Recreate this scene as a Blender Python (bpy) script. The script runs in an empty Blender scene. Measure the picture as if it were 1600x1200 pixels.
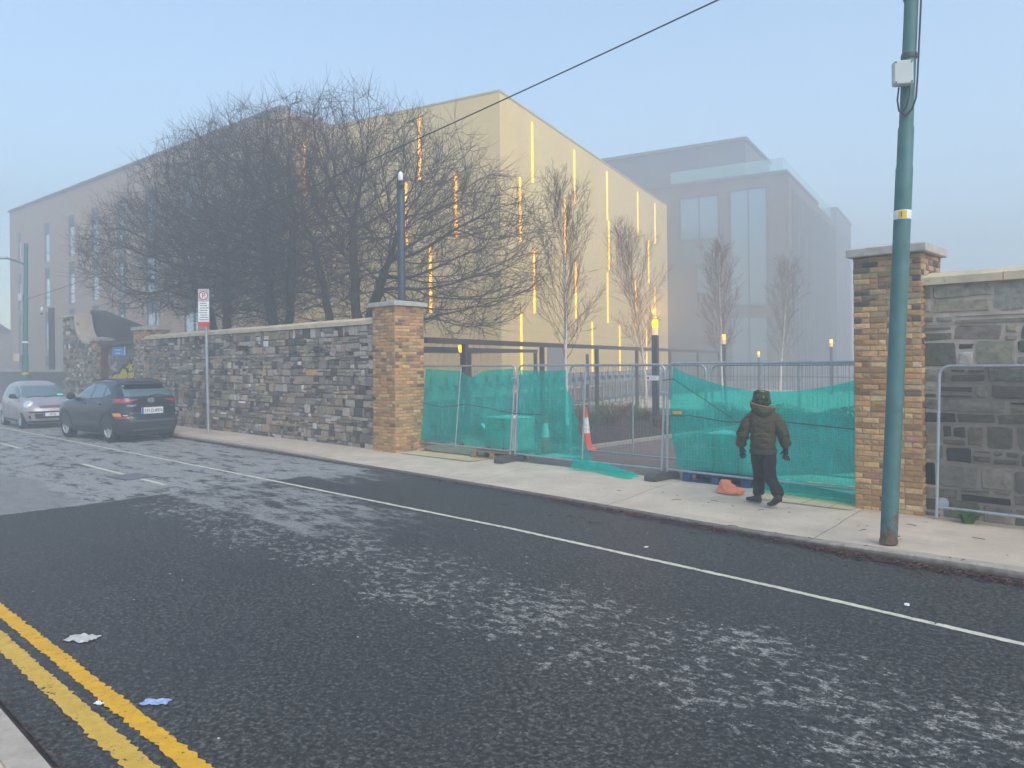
import bpy, bmesh, math, random
import numpy as np
from mathutils import Vector, Matrix, noise as mnoise

R = math.radians
SC = bpy.context.scene
COL = SC.collection
random.seed(7)
rng = np.random.default_rng(7)

# ------------------------------------------------------------------ camera
H = 2.05
YAW, ROLL = R(43.8), R(0.5)
cam = bpy.data.cameras.new('camera')
cam.sensor_fit = 'HORIZONTAL'; cam.sensor_width = 36.0
cam.lens = 1203.0 / 1600.0 * 36.0
cam.shift_y = -33.0 / 1600.0
cam.clip_start = 0.1; cam.clip_end = 2000
camo = bpy.data.objects.new('camera', cam); COL.objects.link(camo)
_f = Vector((-math.sin(YAW), math.cos(YAW), 0)); _r = Vector((math.cos(YAW), math.sin(YAW), 0)); _u = Vector((0, 0, 1))
_r2 = _r * math.cos(ROLL) - _u * math.sin(ROLL); _u2 = _u * math.cos(ROLL) + _r * math.sin(ROLL)
M = Matrix((( _r2.x, _u2.x, -_f.x, 0), (_r2.y, _u2.y, -_f.y, 0), (_r2.z, _u2.z, -_f.z, H), (0, 0, 0, 1)))
camo.matrix_world = M
SC.camera = camo

# ------------------------------------------------------------------ world, sun, exposure
SUN_EL, SUN_AZ = R(42), R(105)
world = bpy.data.worlds.new('World'); SC.world = world
world.use_nodes = True
wt = world.node_tree; wt.nodes.clear()
sky = wt.nodes.new('ShaderNodeTexSky'); sky.sky_type = 'NISHITA'; sky.sun_disc = False
sky.sun_elevation = SUN_EL; sky.sun_rotation = SUN_AZ
sky.air_density = 1.15; sky.dust_density = 0.8; sky.ozone_density = 1.2
bg = wt.nodes.new('ShaderNodeBackground'); bg.inputs['Strength'].default_value = 0.125
wo = wt.nodes.new('ShaderNodeOutputWorld')
tint = wt.nodes.new('ShaderNodeMix'); tint.data_type = 'RGBA'; tint.blend_type = 'MULTIPLY'; tint.inputs[0].default_value = 1.0; tint.inputs[7].default_value = (1.01, 1.035, 1.0, 1)
wt.links.new(sky.outputs[0], tint.inputs[6]); wt.links.new(tint.outputs[2], bg.inputs[0]); wt.links.new(bg.outputs[0], wo.inputs[0])
sun = bpy.data.lights.new('sun', 'SUN'); sun.energy = 1.5; sun.angle = R(50); sun.color = (1.0, 0.93, 0.82)
suno = bpy.data.objects.new('sun', sun); COL.objects.link(suno)
suno.location = (0, 0, 60)
suno.rotation_euler = (R(90) - SUN_EL, 0, math.pi - SUN_AZ)
SC.view_settings.view_transform = 'Standard'; SC.view_settings.look = 'None'
SC.view_settings.gamma = 1.0; SC.view_settings.use_curve_mapping = False
SC.view_settings.exposure = 1.27
SC.cycles.volume_bounces = 2
SC.cycles.max_bounces = 6
SC.cycles.transparent_max_bounces = 24
HAZE_DENSITY = 0.0142
HAZE_COLOR = (0.72, 0.775, 0.82, 1)

# ------------------------------------------------------------------ node helpers
class NT:
    def __init__(s, name):
        s.m = bpy.data.materials.new(name); s.m.use_nodes = True
        s.t = s.m.node_tree; s.t.nodes.clear()
        s.out = s.t.nodes.new('ShaderNodeOutputMaterial')
    def n(s, typ, **kw):
        nd = s.t.nodes.new(typ)
        for k, v in kw.items(): setattr(nd, k, v)
        return nd
    def set(s, sock, v):
        if v is None: return
        if hasattr(v, 'is_output'): s.t.links.new(v, sock)
        else:
            if isinstance(v, (tuple, list)) and len(v) == 3 and sock.type == 'RGBA': v = (*v, 1)
            sock.default_value = v
    def coord(s): return s.n('ShaderNodeTexCoord').outputs['Object']
    def pos(s): return s.n('ShaderNodeNewGeometry').outputs['Position']
    def mapping(s, vec, scale=(1, 1, 1), loc=(0, 0, 0), rot=(0, 0, 0)):
        m = s.n('ShaderNodeMapping'); s.set(m.inputs['Vector'], vec)
        m.inputs['Scale'].default_value = scale; m.inputs['Location'].default_value = loc; m.inputs['Rotation'].default_value = rot
        return m.outputs[0]
    def noise(s, vec, scale, detail=4, rough=0.55, col=False):
        nd = s.n('ShaderNodeTexNoise'); s.set(nd.inputs['Vector'], vec)
        nd.inputs['Scale'].default_value = scale; nd.inputs['Detail'].default_value = detail; nd.inputs['Roughness'].default_value = rough
        return nd.outputs['Color' if col else 'Fac']
    def voro(s, vec, scale, out='Distance', feature='F1'):
        nd = s.n('ShaderNodeTexVoronoi', feature=feature); s.set(nd.inputs['Vector'], vec); nd.inputs['Scale'].default_value = scale
        return nd.outputs[out]
    def ramp(s, fac, stops, interp='LINEAR'):
        nd = s.n('ShaderNodeValToRGB'); s.set(nd.inputs[0], fac); cr = nd.color_ramp; cr.interpolation = interp
        while len(cr.elements) < len(stops): cr.elements.new(0.5)
        for e, (p, c) in zip(cr.elements, stops):
            e.position = p
            e.color = (c, c, c, 1) if isinstance(c, (int, float)) else (*c, 1)
        return nd.outputs[0]
    def mix(s, a, b, f, mode='MIX'):
        nd = s.n('ShaderNodeMix', data_type='RGBA', blend_type=mode)
        s.set(nd.inputs[0], f); s.set(nd.inputs[6], a); s.set(nd.inputs[7], b)
        return nd.outputs[2]
    def math(s, op, a, b=None, c=None, clamp=False):
        nd = s.n('ShaderNodeMath', operation=op, use_clamp=clamp)
        for i, v in enumerate((a, b, c)):
            if v is not None: s.set(nd.inputs[i], v)
        return nd.outputs[0]
    def smooth(s, v, lo, hi):
        nd = s.n('ShaderNodeMapRange', interpolation_type='SMOOTHSTEP'); s.set(nd.inputs[0], v)
        nd.inputs[1].default_value = lo; nd.inputs[2].default_value = hi
        return nd.outputs[0]
    def sep(s, vec):
        nd = s.n('ShaderNodeSeparateXYZ'); s.set(nd.inputs[0], vec); return nd.outputs
    def attr(s, name):
        nd = s.n('ShaderNodeAttribute', attribute_name=name); return nd.outputs['Color']
    def bump(s, h, strength=0.3, dist=0.02, normal=None):
        nd = s.n('ShaderNodeBump'); s.set(nd.inputs['Height'], h); nd.inputs['Strength'].default_value = strength; nd.inputs['Distance'].default_value = dist
        if normal is not None: s.set(nd.inputs['Normal'], normal)
        return nd.outputs[0]
    def bsdf(s, color, rough=0.7, metal=0.0, normal=None, spec=0.5, emit=None, estr=0, coat=0, alpha=None, trans=0):
        b = s.n('ShaderNodeBsdfPrincipled')
        s.set(b.inputs['Base Color'], color); s.set(b.inputs['Roughness'], rough); s.set(b.inputs['Metallic'], metal)
        b.inputs['Specular IOR Level'].default_value = spec
        if normal is not None: s.set(b.inputs['Normal'], normal)
        if emit is not None: s.set(b.inputs['Emission Color'], emit); s.set(b.inputs['Emission Strength'], estr)
        if coat: b.inputs['Coat Weight'].default_value = coat; b.inputs['Coat Roughness'].default_value = 0.08
        if alpha is not None: s.set(b.inputs['Alpha'], alpha)
        if trans: b.inputs['Transmission Weight'].default_value = trans
        return b.outputs[0]
    def done(s, sh):
        s.t.links.new(sh, s.out.inputs['Surface']); return s.m

def sc3(c, k): return tuple(min(1, x * k) for x in c)

def simple(name, c, rough=0.6, metal=0.0, var=0.18, scale=6.0, bump=0.0, bscale=60, spec=0.5, coat=0, dirt=None):
    t = NT(name); co = t.coord()
    n1 = t.noise(co, scale, 5, 0.6)
    col = t.ramp(n1, [(0.25, sc3(c, 1 - var)), (0.75, sc3(c, 1 + var))])
    if dirt:
        n3 = t.noise(co, scale * 2.7, 6, 0.7)
        col = t.mix(col, dirt[0], t.smooth(n3, dirt[1], dirt[1] + 0.12))
    nrm = None
    if bump: nrm = t.bump(t.noise(co, bscale, 3, 0.6), bump, 0.01)
    rg = t.ramp(t.noise(co, scale * 3, 3), [(0.3, max(0, rough - 0.08)), (0.7, min(1, rough + 0.08))])
    return t.done(t.bsdf(col, rg, metal, nrm, spec, coat=coat))

def emissive(name, c, strength):
    t = NT(name); return t.done(t.bsdf(c, 0.5, emit=c, estr=strength))

def glassy(name, c, rough=0.05):
    t = NT(name); return t.done(t.bsdf(c, rough, 0.0, spec=1.0, coat=0.6))

# ------------------------------------------------------------------ mesh helpers
class MB:
    def __init__(s): s.v = []; s.f = []; s.c = []
    def add(s, vs, fs, col=None):
        o = len(s.v); s.v += [tuple(p) for p in vs]; s.f += [tuple(i + o for i in f) for f in fs]
        if col is not None: s.c += [col] * len(vs)
        return s
    def box(s, c, d, rz=0.0, col=None, m=None):
        x, y, z = d[0] / 2, d[1] / 2, d[2] / 2
        vs = [Vector((a * x, b * y, e * z)) for e in (-1, 1) for b in (-1, 1) for a in (-1, 1)]
        if m is not None: vs = [m @ v for v in vs]
        if rz:
            q = Matrix.Rotation(rz, 3, 'Z'); vs = [q @ v for v in vs]
        vs = [v + Vector(c) for v in vs]
        return s.add(vs, [(0, 2, 3, 1), (4, 5, 7, 6), (0, 1, 5, 4), (2, 6, 7, 3), (0, 4, 6, 2), (1, 3, 7, 5)], col)
    def cbox(s, c, d, b=0.01, rz=0.0):            # chamfered box
        x, y, z = d[0] / 2, d[1] / 2, d[2] / 2
        vs = []; fs = []
        rings = [(-z, b), (-z + b, 0), (z - b, 0), (z, b)]
        q = Matrix.Rotation(rz, 3, 'Z')
        for zz, i in rings:
            X, Y = x - i, y - i; bb = b
            for p in ((X, -Y + bb), (X, Y - bb), (X - bb, Y), (-X + bb, Y), (-X, Y - bb), (-X, -Y + bb), (-X + bb, -Y), (X - bb, -Y)):
                vs.append(q @ Vector((p[0], p[1], zz)) + Vector(c))
        for k in range(3):
            for j in range(8):
                a = k * 8 + j; b2 = k * 8 + (j + 1) % 8
                fs.append((a, b2, b2 + 8, a + 8))
        fs.append(tuple(range(7, -1, -1))); fs.append(tuple(range(24, 32)))
        return s.add(vs, fs)
    def tube(s, pts, r, n=8, cap=True, closed=False):
        pts = [Vector(p) for p in pts]; N = len(pts)
        rs = r if isinstance(r, (list, tuple)) else [r] * N
        vs = []; fs = []; up = None
        for i, p in enumerate(pts):
            a = pts[i - 1] if (i > 0 or closed) else p; b = pts[(i + 1) % N] if (i < N - 1 or closed) else p
            t = (b - a).normalized()
            if up is None:
                up = Vector((0, 0, 1)) if abs(t.z) < 0.9 else Vector((1, 0, 0))
            e1 = (up - t * up.dot(t)).normalized(); up = e1; e2 = t.cross(e1)
            for k in range(n):
                th = 2 * math.pi * k / n
                vs.append(p + (e1 * math.cos(th) + e2 * math.sin(th)) * rs[i])
        for i in range(N if closed else N - 1):
            for k in range(n):
                a = i * n + k; b = i * n + (k + 1) % n; j = (i + 1) % N
                fs.append((a, b, j * n + (k + 1) % n, j * n + k))
        if cap and not closed: fs.append(tuple(range(n - 1, -1, -1))); fs.append(tuple((N - 1) * n + k for k in range(n)))
        return s.add(vs, fs)
    def lathe(s, prof, n=20, c=(0, 0, 0), m=None, cap=True):   # prof: [(r,z)]
        vs = []; fs = []
        for r, z in prof:
            for k in range(n):
                th = 2 * math.pi * k / n
                v = Vector((r * math.cos(th), r * math.sin(th), z))
                if m is not None: v = m @ v
                vs.append(v + Vector(c))
        for i in range(len(prof) - 1):
            for k in range(n):
                fs.append((i * n + k, i * n + (k + 1) % n, (i + 1) * n + (k + 1) % n, (i + 1) * n + k))
        if cap: fs.append(tuple(range(n - 1, -1, -1))); fs.append(tuple((len(prof) - 1) * n + k for k in range(n)))
        return s.add(vs, fs)
    def prism(s, poly, a, b, axis='z'):           # poly in 2D extruded between a and b
        n = len(poly); vs = []
        for h in (a, b):
            for p in poly:
                vs.append({'z': (p[0], p[1], h), 'y': (p[0], h, p[1]), 'x': (h, p[0], p[1])}[axis])
        fs = [tuple(range(n - 1, -1, -1)), tuple(range(n, 2 * n))] + [(i, (i + 1) % n, n + (i + 1) % n, n + i) for i in range(n)]
        return s.add(vs, fs)
    def grid(s, fn, nu, nv, close_u=False):
        vs = [fn(i / nu, j / nv) for j in range(nv + 1) for i in range(nu + (0 if close_u else 1))]
        w = nu if close_u else nu + 1; fs = []
        for j in range(nv):
            for i in range(nu):
                i2 = (i + 1) % w
                fs.append((j * w + i, j * w + i2, (j + 1) * w + i2, (j + 1) * w + i))
        return s.add(vs, fs)
    def build(s, name, mat, parent=None, smooth=False, fixn=True):
        me = bpy.data.meshes.new(name); me.from_pydata(s.v, [], s.f)
        if s.c:
            a = me.color_attributes.new('tone', 'FLOAT_COLOR', 'POINT')
            a.data.foreach_set('color', np.array([(*c, 1) for c in s.c], dtype=np.float32).ravel())
        if fixn:
            bm = bmesh.new(); bm.from_mesh(me); bmesh.ops.recalc_face_normals(bm, faces=bm.faces); bm.to_mesh(me); bm.free()
        if smooth:
            me.polygons.foreach_set('use_smooth', [True] * len(me.polygons))
            if smooth != 'all': me.set_sharp_from_angle(angle=R(38))
        me.update()
        o = bpy.data.objects.new(name, me); COL.objects.link(o)
        if mat is not None: me.materials.append(mat)
        if parent is not None: o.parent = parent
        return o

def tag(o, label=None, cat=None, group=None, kind=None):
    if label: o['label'] = label
    if cat: o['category'] = cat
    if group: o['group'] = group
    if kind: o['kind'] = kind
    return o

def thing(name, label, cat, loc=(0, 0, 0), rz=0.0, group=None):
    o = bpy.data.objects.new(name, None); COL.objects.link(o)
    o.empty_display_size = 0.2; o.location = loc; o.rotation_euler = (0, 0, rz)
    return tag(o, label, cat, group)

def dup(root, loc, rz, label=None, scale=None):
    r = root.copy(); COL.objects.link(r); r.location = loc; r.rotation_euler = (root.rotation_euler.x, root.rotation_euler.y, rz)
    if scale: r.scale = (scale,) * 3
    if label: r['label'] = label
    for ch in [c for c in COL.objects if c.parent == root]:
        c = ch.copy(); COL.objects.link(c); c.parent = r
        for g in [g for g in COL.objects if g.parent == ch]:
            d = g.copy(); COL.objects.link(d); d.parent = c
    return r

def text_mesh(name, body, size, mat, parent, mtx, align='CENTER', ext=0.002, sx=1.0):
    cu = bpy.data.curves.new(name, 'FONT'); cu.body = body; cu.size = size; cu.align_x = align; cu.align_y = 'CENTER'; cu.extrude = ext; cu.resolution_u = 3
    tmp = bpy.data.objects.new('tmp_text', cu); COL.objects.link(tmp)
    bpy.context.view_layer.update()
    me = bpy.data.meshes.new_from_object(tmp.evaluated_get(bpy.context.evaluated_depsgraph_get()))
    bpy.data.objects.remove(tmp); bpy.data.curves.remove(cu)
    me.transform(Matrix.Diagonal((sx, 1, 1, 1))); me.transform(mtx)
    me.name = name; me.materials.clear(); me.materials.append(mat)
    o = bpy.data.objects.new(name, me); COL.objects.link(o); o.parent = parent
    return o

def facing(loc, rz=0.0, rx=90):      # matrix for upright text whose front faces -Y before rz
    return Matrix.Translation(loc) @ Matrix.Rotation(rz, 4, 'Z') @ Matrix.Rotation(R(rx), 4, 'X')

def nz(x, y=0, z=0): return mnoise.noise(Vector((x, y, z)))
# ------------------------------------------------------------------ ground materials
RZ = -0.12
def asphalt_mat():
    t = NT('asphalt'); p = t.pos(); x, y, z = t.sep(p)
    wn = t.noise(p, 0.9, 4, 0.6, col=True); wx, wy, wz = t.sep(wn)
    xw = t.math('ADD', x, t.math('MULTIPLY', t.math('SUBTRACT', wx, 0.5), 1.6))
    yw = t.math('ADD', y, t.math('MULTIPLY', t.math('SUBTRACT', wy, 0.5), 1.0))
    fine = t.noise(p, 95, 3, 0.75); mid = t.noise(p, 26, 4, 0.7); big = t.noise(p, 0.55, 5, 0.6)
    dark = t.ramp(mid, [(0.34, (0.006, 0.006, 0.006)), (0.50, (0.036, 0.034, 0.032)), (0.68, (0.14, 0.133, 0.122))])
    dark = t.mix(dark, (0.030, 0.031, 0.034), t.math('MULTIPLY', t.smooth(big, 0.4, 0.75), 0.6))
    specks = t.voro(p, 55, 'Color'); sv = t.sep(specks)[0]
    dark = t.mix(dark, (0.20, 0.20, 0.20), t.math('MULTIPLY', t.smooth(sv, 0.88, 0.97), 0.35))
    dark = t.mix(dark, (0.008, 0.008, 0.010), t.math('MULTIPLY', t.smooth(fine, 0.54, 0.66), 0.75))
    # pale worn flakes: the skin of grout left in the wheel track
    fv = t.mapping(p, (1.0, 1.35, 1))
    flake = t.noise(fv, 7.5, 8, 0.78)
    # band in the middle of the road
    cy = t.math('ADD', 5.05, t.math('MULTIPLY', t.math('ADD', x, 6), 0.0))
    d1 = t.math('ABSOLUTE', t.math('SUBTRACT', yw, cy))
    band = t.math('MULTIPLY', t.math('SUBTRACT', 1, t.smooth(d1, 0.3, 1.35)), t.smooth(xw, -13.5, -12.5))
    near = t.math('MULTIPLY', t.math('SUBTRACT', 1, t.smooth(t.math('ABSOLUTE', t.math('SUBTRACT', yw, 3.6)), 0.4, 1.1)), t.smooth(xw, -5.5, -3.0))
    lowf = t.noise(p, 1.5, 4, 0.6)
    thr = t.math('SUBTRACT', t.math('ADD', 0.680, t.math('MULTIPLY', t.math('SUBTRACT', 0.5, lowf), 0.26)), t.math('ADD', t.math('MULTIPLY', band, 0.146), t.math('MULTIPLY', near, 0.05)))
    fl = t.math('MULTIPLY', t.math('SUBTRACT', flake, thr), 45, clamp=True)
    dash = t.smooth(t.noise(t.mapping(p, (1, 1.2, 1)), 48, 4, 0.7), 0.44, 0.50)
    fl = t.math('MULTIPLY', fl, t.math('ADD', 0.12, t.math('MULTIPLY', dash, 0.88)))
    pale = t.ramp(t.noise(p, 40, 4, 0.7), [(0.35, (0.16, 0.152, 0.138)), (0.65, (0.44, 0.42, 0.38))])
    col = t.mix(dark, pale, t.math('MULTIPLY', fl, 0.95))
    # older paler surfacing beyond the joint
    old = t.math('SUBTRACT', 1, t.smooth(t.math('ADD', x, t.math('MULTIPLY', t.math('SUBTRACT', wx, 0.5), 0.25)), -13.35, -13.1))
    patch = t.math('MULTIPLY', t.math('MULTIPLY', t.smooth(yw, 5.15, 5.5), t.math('SUBTRACT', 1, t.smooth(t.math('ADD', xw, t.math('MULTIPLY', yw, 0.25)), -8.2, -5.4))), t.math('SUBTRACT', 1, t.smooth(yw, 6.9, 7.5)))
    edge = t.math('MULTIPLY', t.smooth(yw, 7.7, 8.2), t.math('SUBTRACT', 1, t.smooth(xw, -13.0, -10.8)))
    oldf = t.math('MAXIMUM', old, t.math('MAXIMUM', t.math('MULTIPLY', patch, 0.8), t.math('MULTIPLY', edge, 0.9)))
    on = t.noise(t.mapping(p, (0.55, 1.5, 1)), 2.4, 10, 0.8)
    oldmask = t.math('MULTIPLY', oldf, t.smooth(t.math('ADD', on, t.math('MULTIPLY', oldf, 0.17)), 0.56, 0.68))
    oldc = t.ramp(t.noise(p, 16, 6, 0.7), [(0.3, (0.20, 0.195, 0.185)), (0.7, (0.40, 0.39, 0.37))])
    col = t.mix(col, oldc, oldmask)
    # concrete-like patch on the left and dark seams
    pa = t.math('MULTIPLY', t.math('SUBTRACT', 1, t.smooth(t.math('ADD', t.math('ADD', x, t.math('MULTIPLY', y, 0.9)), t.math('MULTIPLY', wx, 0.8)), -9.6, -9.35)), t.math('MULTIPLY', t.math('SUBTRACT', 1, t.smooth(x, -13.4, -13.3)), t.math('SUBTRACT', 1, t.smooth(yw, 4.1, 4.3))))
    col = t.mix(col, t.ramp(t.noise(p, 7, 6, 0.7), [(0.3, (0.17, 0.165, 0.155)), (0.7, (0.25, 0.245, 0.235))]), t.math('MULTIPLY', pa, 0.85))
    seam = t.math('SUBTRACT', 1, t.smooth(t.math('ABSOLUTE', t.math('ADD', t.math('ADD', x, 13.28), t.math('MULTIPLY', t.math('SUBTRACT', wx, 0.5), 0.3))), 0.015, 0.06))
    col = t.mix(col, (0.28, 0.275, 0.26), t.math('MULTIPLY', seam, 0.5))
    # smooth darker strip beside the parking line
    rgh = t.ramp(mid, [(0.3, 0.55), (0.7, 0.85)])
    h = t.math('ADD', t.math('MULTIPLY', fine, 0.6), t.math('MULTIPLY', sv, 0.4))
    return t.done(t.bsdf(col, rgh, 0, t.bump(h, 0.55, 0.012), 0.4))

def paving_mat(name, base, jx=3.2, jy=None, stain=0.5, joint=(0.13, 0.11, 0.10)):
    t = NT(name); p = t.pos(); x, y, z = t.sep(p)
    a = t.noise(p, 1.3, 6, 0.65); b = t.noise(p, 14, 5, 0.7); c = t.noise(p, 120, 2, 0.6)
    col = t.ramp(a, [(0.3, sc3(base, 0.80)), (0.7, sc3(base, 1.12))])
    col = t.mix(col, sc3(base, 0.5), t.math('MULTIPLY', t.smooth(t.noise(t.mapping(p, (0.8, 2.2, 1)), 1.1, 7, 0.7), 0.5, 0.78), stain))
    col = t.mix(col, sc3(base, 1.35), t.math('MULTIPLY', t.smooth(b, 0.62, 0.8), 0.35))
    col = t.mix(col, sc3(base, 0.55), t.math('MULTIPLY', t.smooth(c, 0.62, 0.75), 0.4))
    w = t.math('MULTIPLY', t.math('SUBTRACT', t.noise(p, 3, 3), 0.5), 0.06)
    fr = t.math('FRACT', t.math('DIVIDE', t.math('ADD', t.math('ADD', x, t.math('MULTIPLY', y, 0.06)), w), jx))
    j = t.math('LESS_THAN', fr, 0.016 / jx)
    if jy:
        fy = t.math('FRACT', t.math('DIVIDE', t.math('ADD', y, w), jy)); j = t.math('MAXIMUM', j, t.math('LESS_THAN', fy, 0.014 / jy))
    col = t.mix(col, joint, t.math('MULTIPLY', j, 0.75))
    return t.done(t.bsdf(col, 0.78, 0, t.bump(b, 0.12, 0.01), 0.35))

ASPH = asphalt_mat()
PAVE = paving_mat('pavement_concrete', (0.60, 0.495, 0.385))
def kerb_mat():
    t = NT('kerb_granite'); p = t.pos(); z = t.sep(p)[2]; n = t.noise(p, 9, 6, 0.7)
    col = t.ramp(n, [(0.3, (0.34, 0.29, 0.235)), (0.7, (0.50, 0.43, 0.36))])
    low_dark = t.math('MULTIPLY', t.math('SUBTRACT', 1, t.smooth(t.math('ADD', z, t.math('MULTIPLY', n, 0.06)), -0.075, 0.02)), 0.9)  # kerb colour darkens towards the bottom, its edge broken by noise
    col = t.mix(col, (0.045, 0.038, 0.032), low_dark)
    return t.done(t.bsdf(col, 0.85, 0, t.bump(n, 0.3, 0.01), 0.3))
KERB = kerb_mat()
TARMAC = simple('site_tarmac', (0.10, 0.093, 0.10), 0.75, var=0.25, scale=3, bump=0.3)
SITEPAVE = paving_mat('site_paving', (0.62, 0.57, 0.42), 1.2, 1.2, 0.2)
TACT = paving_mat('buff_paving', (0.60, 0.51, 0.30), 0.4, 0.4, 0.35)
SOIL = simple('soil', (0.028, 0.020, 0.018), 0.95, var=0.5, scale=12, bump=0.8, bscale=25)
EARTH = simple('earth', (0.11, 0.105, 0.10), 0.9, var=0.3, scale=0.4)

# ------------------------------------------------------------------ ground
g = MB(); g.add([(-500, -300, RZ - 0.06), (500, -300, RZ - 0.06), (500, 700, RZ - 0.06), (-500, 700, RZ - 0.06)], [(0, 1, 2, 3)])
tag(g.build('ground', EARTH), kind='structure')

KX = [(-140, 9.75), (-60, 9.75), (-35, 9.74), (-22, 9.66), (-15, 9.52), (-12, 9.44), (-8, 9.22), (-5, 8.98), (-3.4, 8.84), (0, 8.72), (6, 8.6), (40, 8.6)]
def kerb_y(x): return float(np.interp(x, [a for a, b in KX], [b for a, b in KX]))
XS = sorted(set([-140, -90, -60] + list(np.arange(-40, 8.01, 0.5)) + [15, 25, 40]))
def drop(x):          # the dropped crossing in front of the gateway
    a = min(max((x + 17.5) / 3.5, 0), 1); b = min(max((-1.5 - x) / 4.0, 0), 1)
    k = min(a, b); return k * k * (3 - 2 * k) * 0.085
g = MB()
def rdz(x, y): return RZ + 0.0 * x
ys = [1.3, 3, 5, 7]
vs = []; n = len(ys) + 1
for x in XS:
    for y in ys: vs.append((x, y, RZ))
    vs.append((x, kerb_y(x) + 0.02, RZ))
fs = [(i * n + j, (i + 1) * n + j, (i + 1) * n + j + 1, i * n + j + 1) for i in range(len(XS) - 1) for j in range(n - 1)]
g.add(vs, fs); tag(g.build('road', ASPH), kind='structure')

g = MB(); vs = []
for x in XS:
    k = kerb_y(x); d = drop(x)
    vs += [(x, k + 0.13, -d), (x, k + 0.75, -d * 0.75), (x, k + 1.5, -d * 0.15), (x, 11.62, 0)]
n = 4
fs = [(i * n + j, (i + 1) * n + j, (i + 1) * n + j + 1, i * n + j + 1) for i in range(len(XS) - 1) for j in range(n - 1)]
g.add(vs, fs); tag(g.build('pavement', PAVE, smooth=True), kind='structure')

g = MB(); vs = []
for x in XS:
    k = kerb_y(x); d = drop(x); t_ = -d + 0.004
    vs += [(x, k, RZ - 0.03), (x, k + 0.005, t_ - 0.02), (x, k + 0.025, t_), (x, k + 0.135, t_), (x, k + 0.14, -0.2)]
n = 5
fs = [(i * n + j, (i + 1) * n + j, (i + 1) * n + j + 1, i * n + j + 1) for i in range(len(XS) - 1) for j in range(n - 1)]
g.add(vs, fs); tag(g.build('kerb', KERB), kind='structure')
# near pavement and its kerb
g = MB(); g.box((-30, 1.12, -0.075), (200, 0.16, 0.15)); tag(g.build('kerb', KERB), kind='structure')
g = MB(); g.box((-30, -1.48, -0.08), (200, 5.036, 0.148)); tag(g.build('pavement', PAVE), kind='structure')

# site behind the gate
g = MB(); g.add([(-80, 11.6, -0.012), (60, 11.6, -0.012), (60, 160, -0.012), (-80, 160, -0.012)], [(0, 1, 2, 3)])
tag(g.build('site_tarmac', TARMAC), kind='structure')
g = MB()
g.add([(-6.3, 12.9, -0.006), (-3.95, 11.9, -0.006), (4, 11.9, -0.006), (4, 16.5, -0.006), (-3.6, 16.5, -0.006)], [(0, 1, 2, 3, 4)])
g.add([(-14.2, 11.95, -0.006), (-11.6, 12.1, -0.006), (-10.2, 13.2, -0.006), (-13.6, 13.4, -0.006)], [(0, 1, 2, 3)])
tag(g.build('site_paving', SITEPAVE), kind='structure')
g = MB(); g.add([(-26, 29, -0.004), (14, 29, -0.004), (10, 52, -0.004), (-26, 52, -0.004)], [(0, 1, 2, 3)])
tag(g.build('plaza', SITEPAVE), kind='structure')
g = MB()
def strip(x0, x1, y0, y1, z=0.004):
    g.add([(x0, y0, z), (x1, y0, z), (x1, y1, z), (x0, y1, z)], [(0, 1, 2, 3)])
strip(-5.35, -3.95, 10.75, 11.6); strip(-14.1, -11.75, 10.98, 11.6)
tag(g.build('buff_paving', TACT), kind='structure')

# road markings
def paint_mat(name, c, wear, stretch=(1, 1, 1)):
    t = NT(name); p = t.pos()
    n1 = t.noise(p, 30, 5, 0.7); n2 = t.noise(t.mapping(p, stretch), 5, 7, 0.75)
    col = t.ramp(t.noise(p, 9, 5, 0.7), [(0.3, sc3(c, 0.72)), (0.7, c)])
    worn = t.math('MAXIMUM', t.smooth(n2, wear, wear + 0.06), t.math('MULTIPLY', t.smooth(n1, 0.60, 0.68), 0.8))
    col = t.mix(col, (0.03, 0.03, 0.033), worn)
    return t.done(t.bsdf(col, 0.7, 0, t.bump(n1, 0.3, 0.004), 0.4))
WHITE = paint_mat('white_road_paint', (0.72, 0.68, 0.52), 0.60)
YELL = paint_mat('yellow_road_paint', (0.82, 0.43, 0.015), 0.64)
YELL2 = paint_mat('worn_yellow_road_paint', (0.72, 0.44, 0.06), 0.585)
def ragged(x0, x1, yf, w, step, jit, z=RZ + 0.004):
    m = MB(); xs = np.arange(x0, x1 + 1e-6, step); vs = []
    for x in xs:
        y = yf(x); vs += [(x, y - w / 2 + rng.normal(0, jit), z), (x, y + w / 2 + rng.normal(0, jit), z)]
    m.add(vs, [(2 * i, 2 * i + 2, 2 * i + 3, 2 * i + 1) for i in range(len(xs) - 1)])
    return m
wl = lambda x: float(np.interp(x, [-60, -32, -15, -7, -3.4, -1.2, 10], [7.32, 7.28, 7.31, 7.25, 7.06, 6.88, 6.3]))
tag(ragged(-60, 6, wl, 0.075, 0.06, 0.004).build('parking_line', WHITE), kind='structure')
tag(ragged(-40, 6, lambda x: 1.81 + 0.006 * (x + 4), 0.115, 0.03, 0.007).build('yellow_line', YELL), kind='structure')
tag(ragged(-40, 6, lambda x: 1.605 + 0.006 * (x + 4), 0.13, 0.03, 0.008).build('yellow_line', YELL2), kind='structure')
for a, b in ((-26.2, -23.7), (-18.8, -16.25), (-15.5, -14.3), (-33.5, -30.9)):
    tag(ragged(a, b, lambda x: 5.74, 0.09, 0.05, 0.006).build('centre_dash', WHITE), kind='structure')

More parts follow.
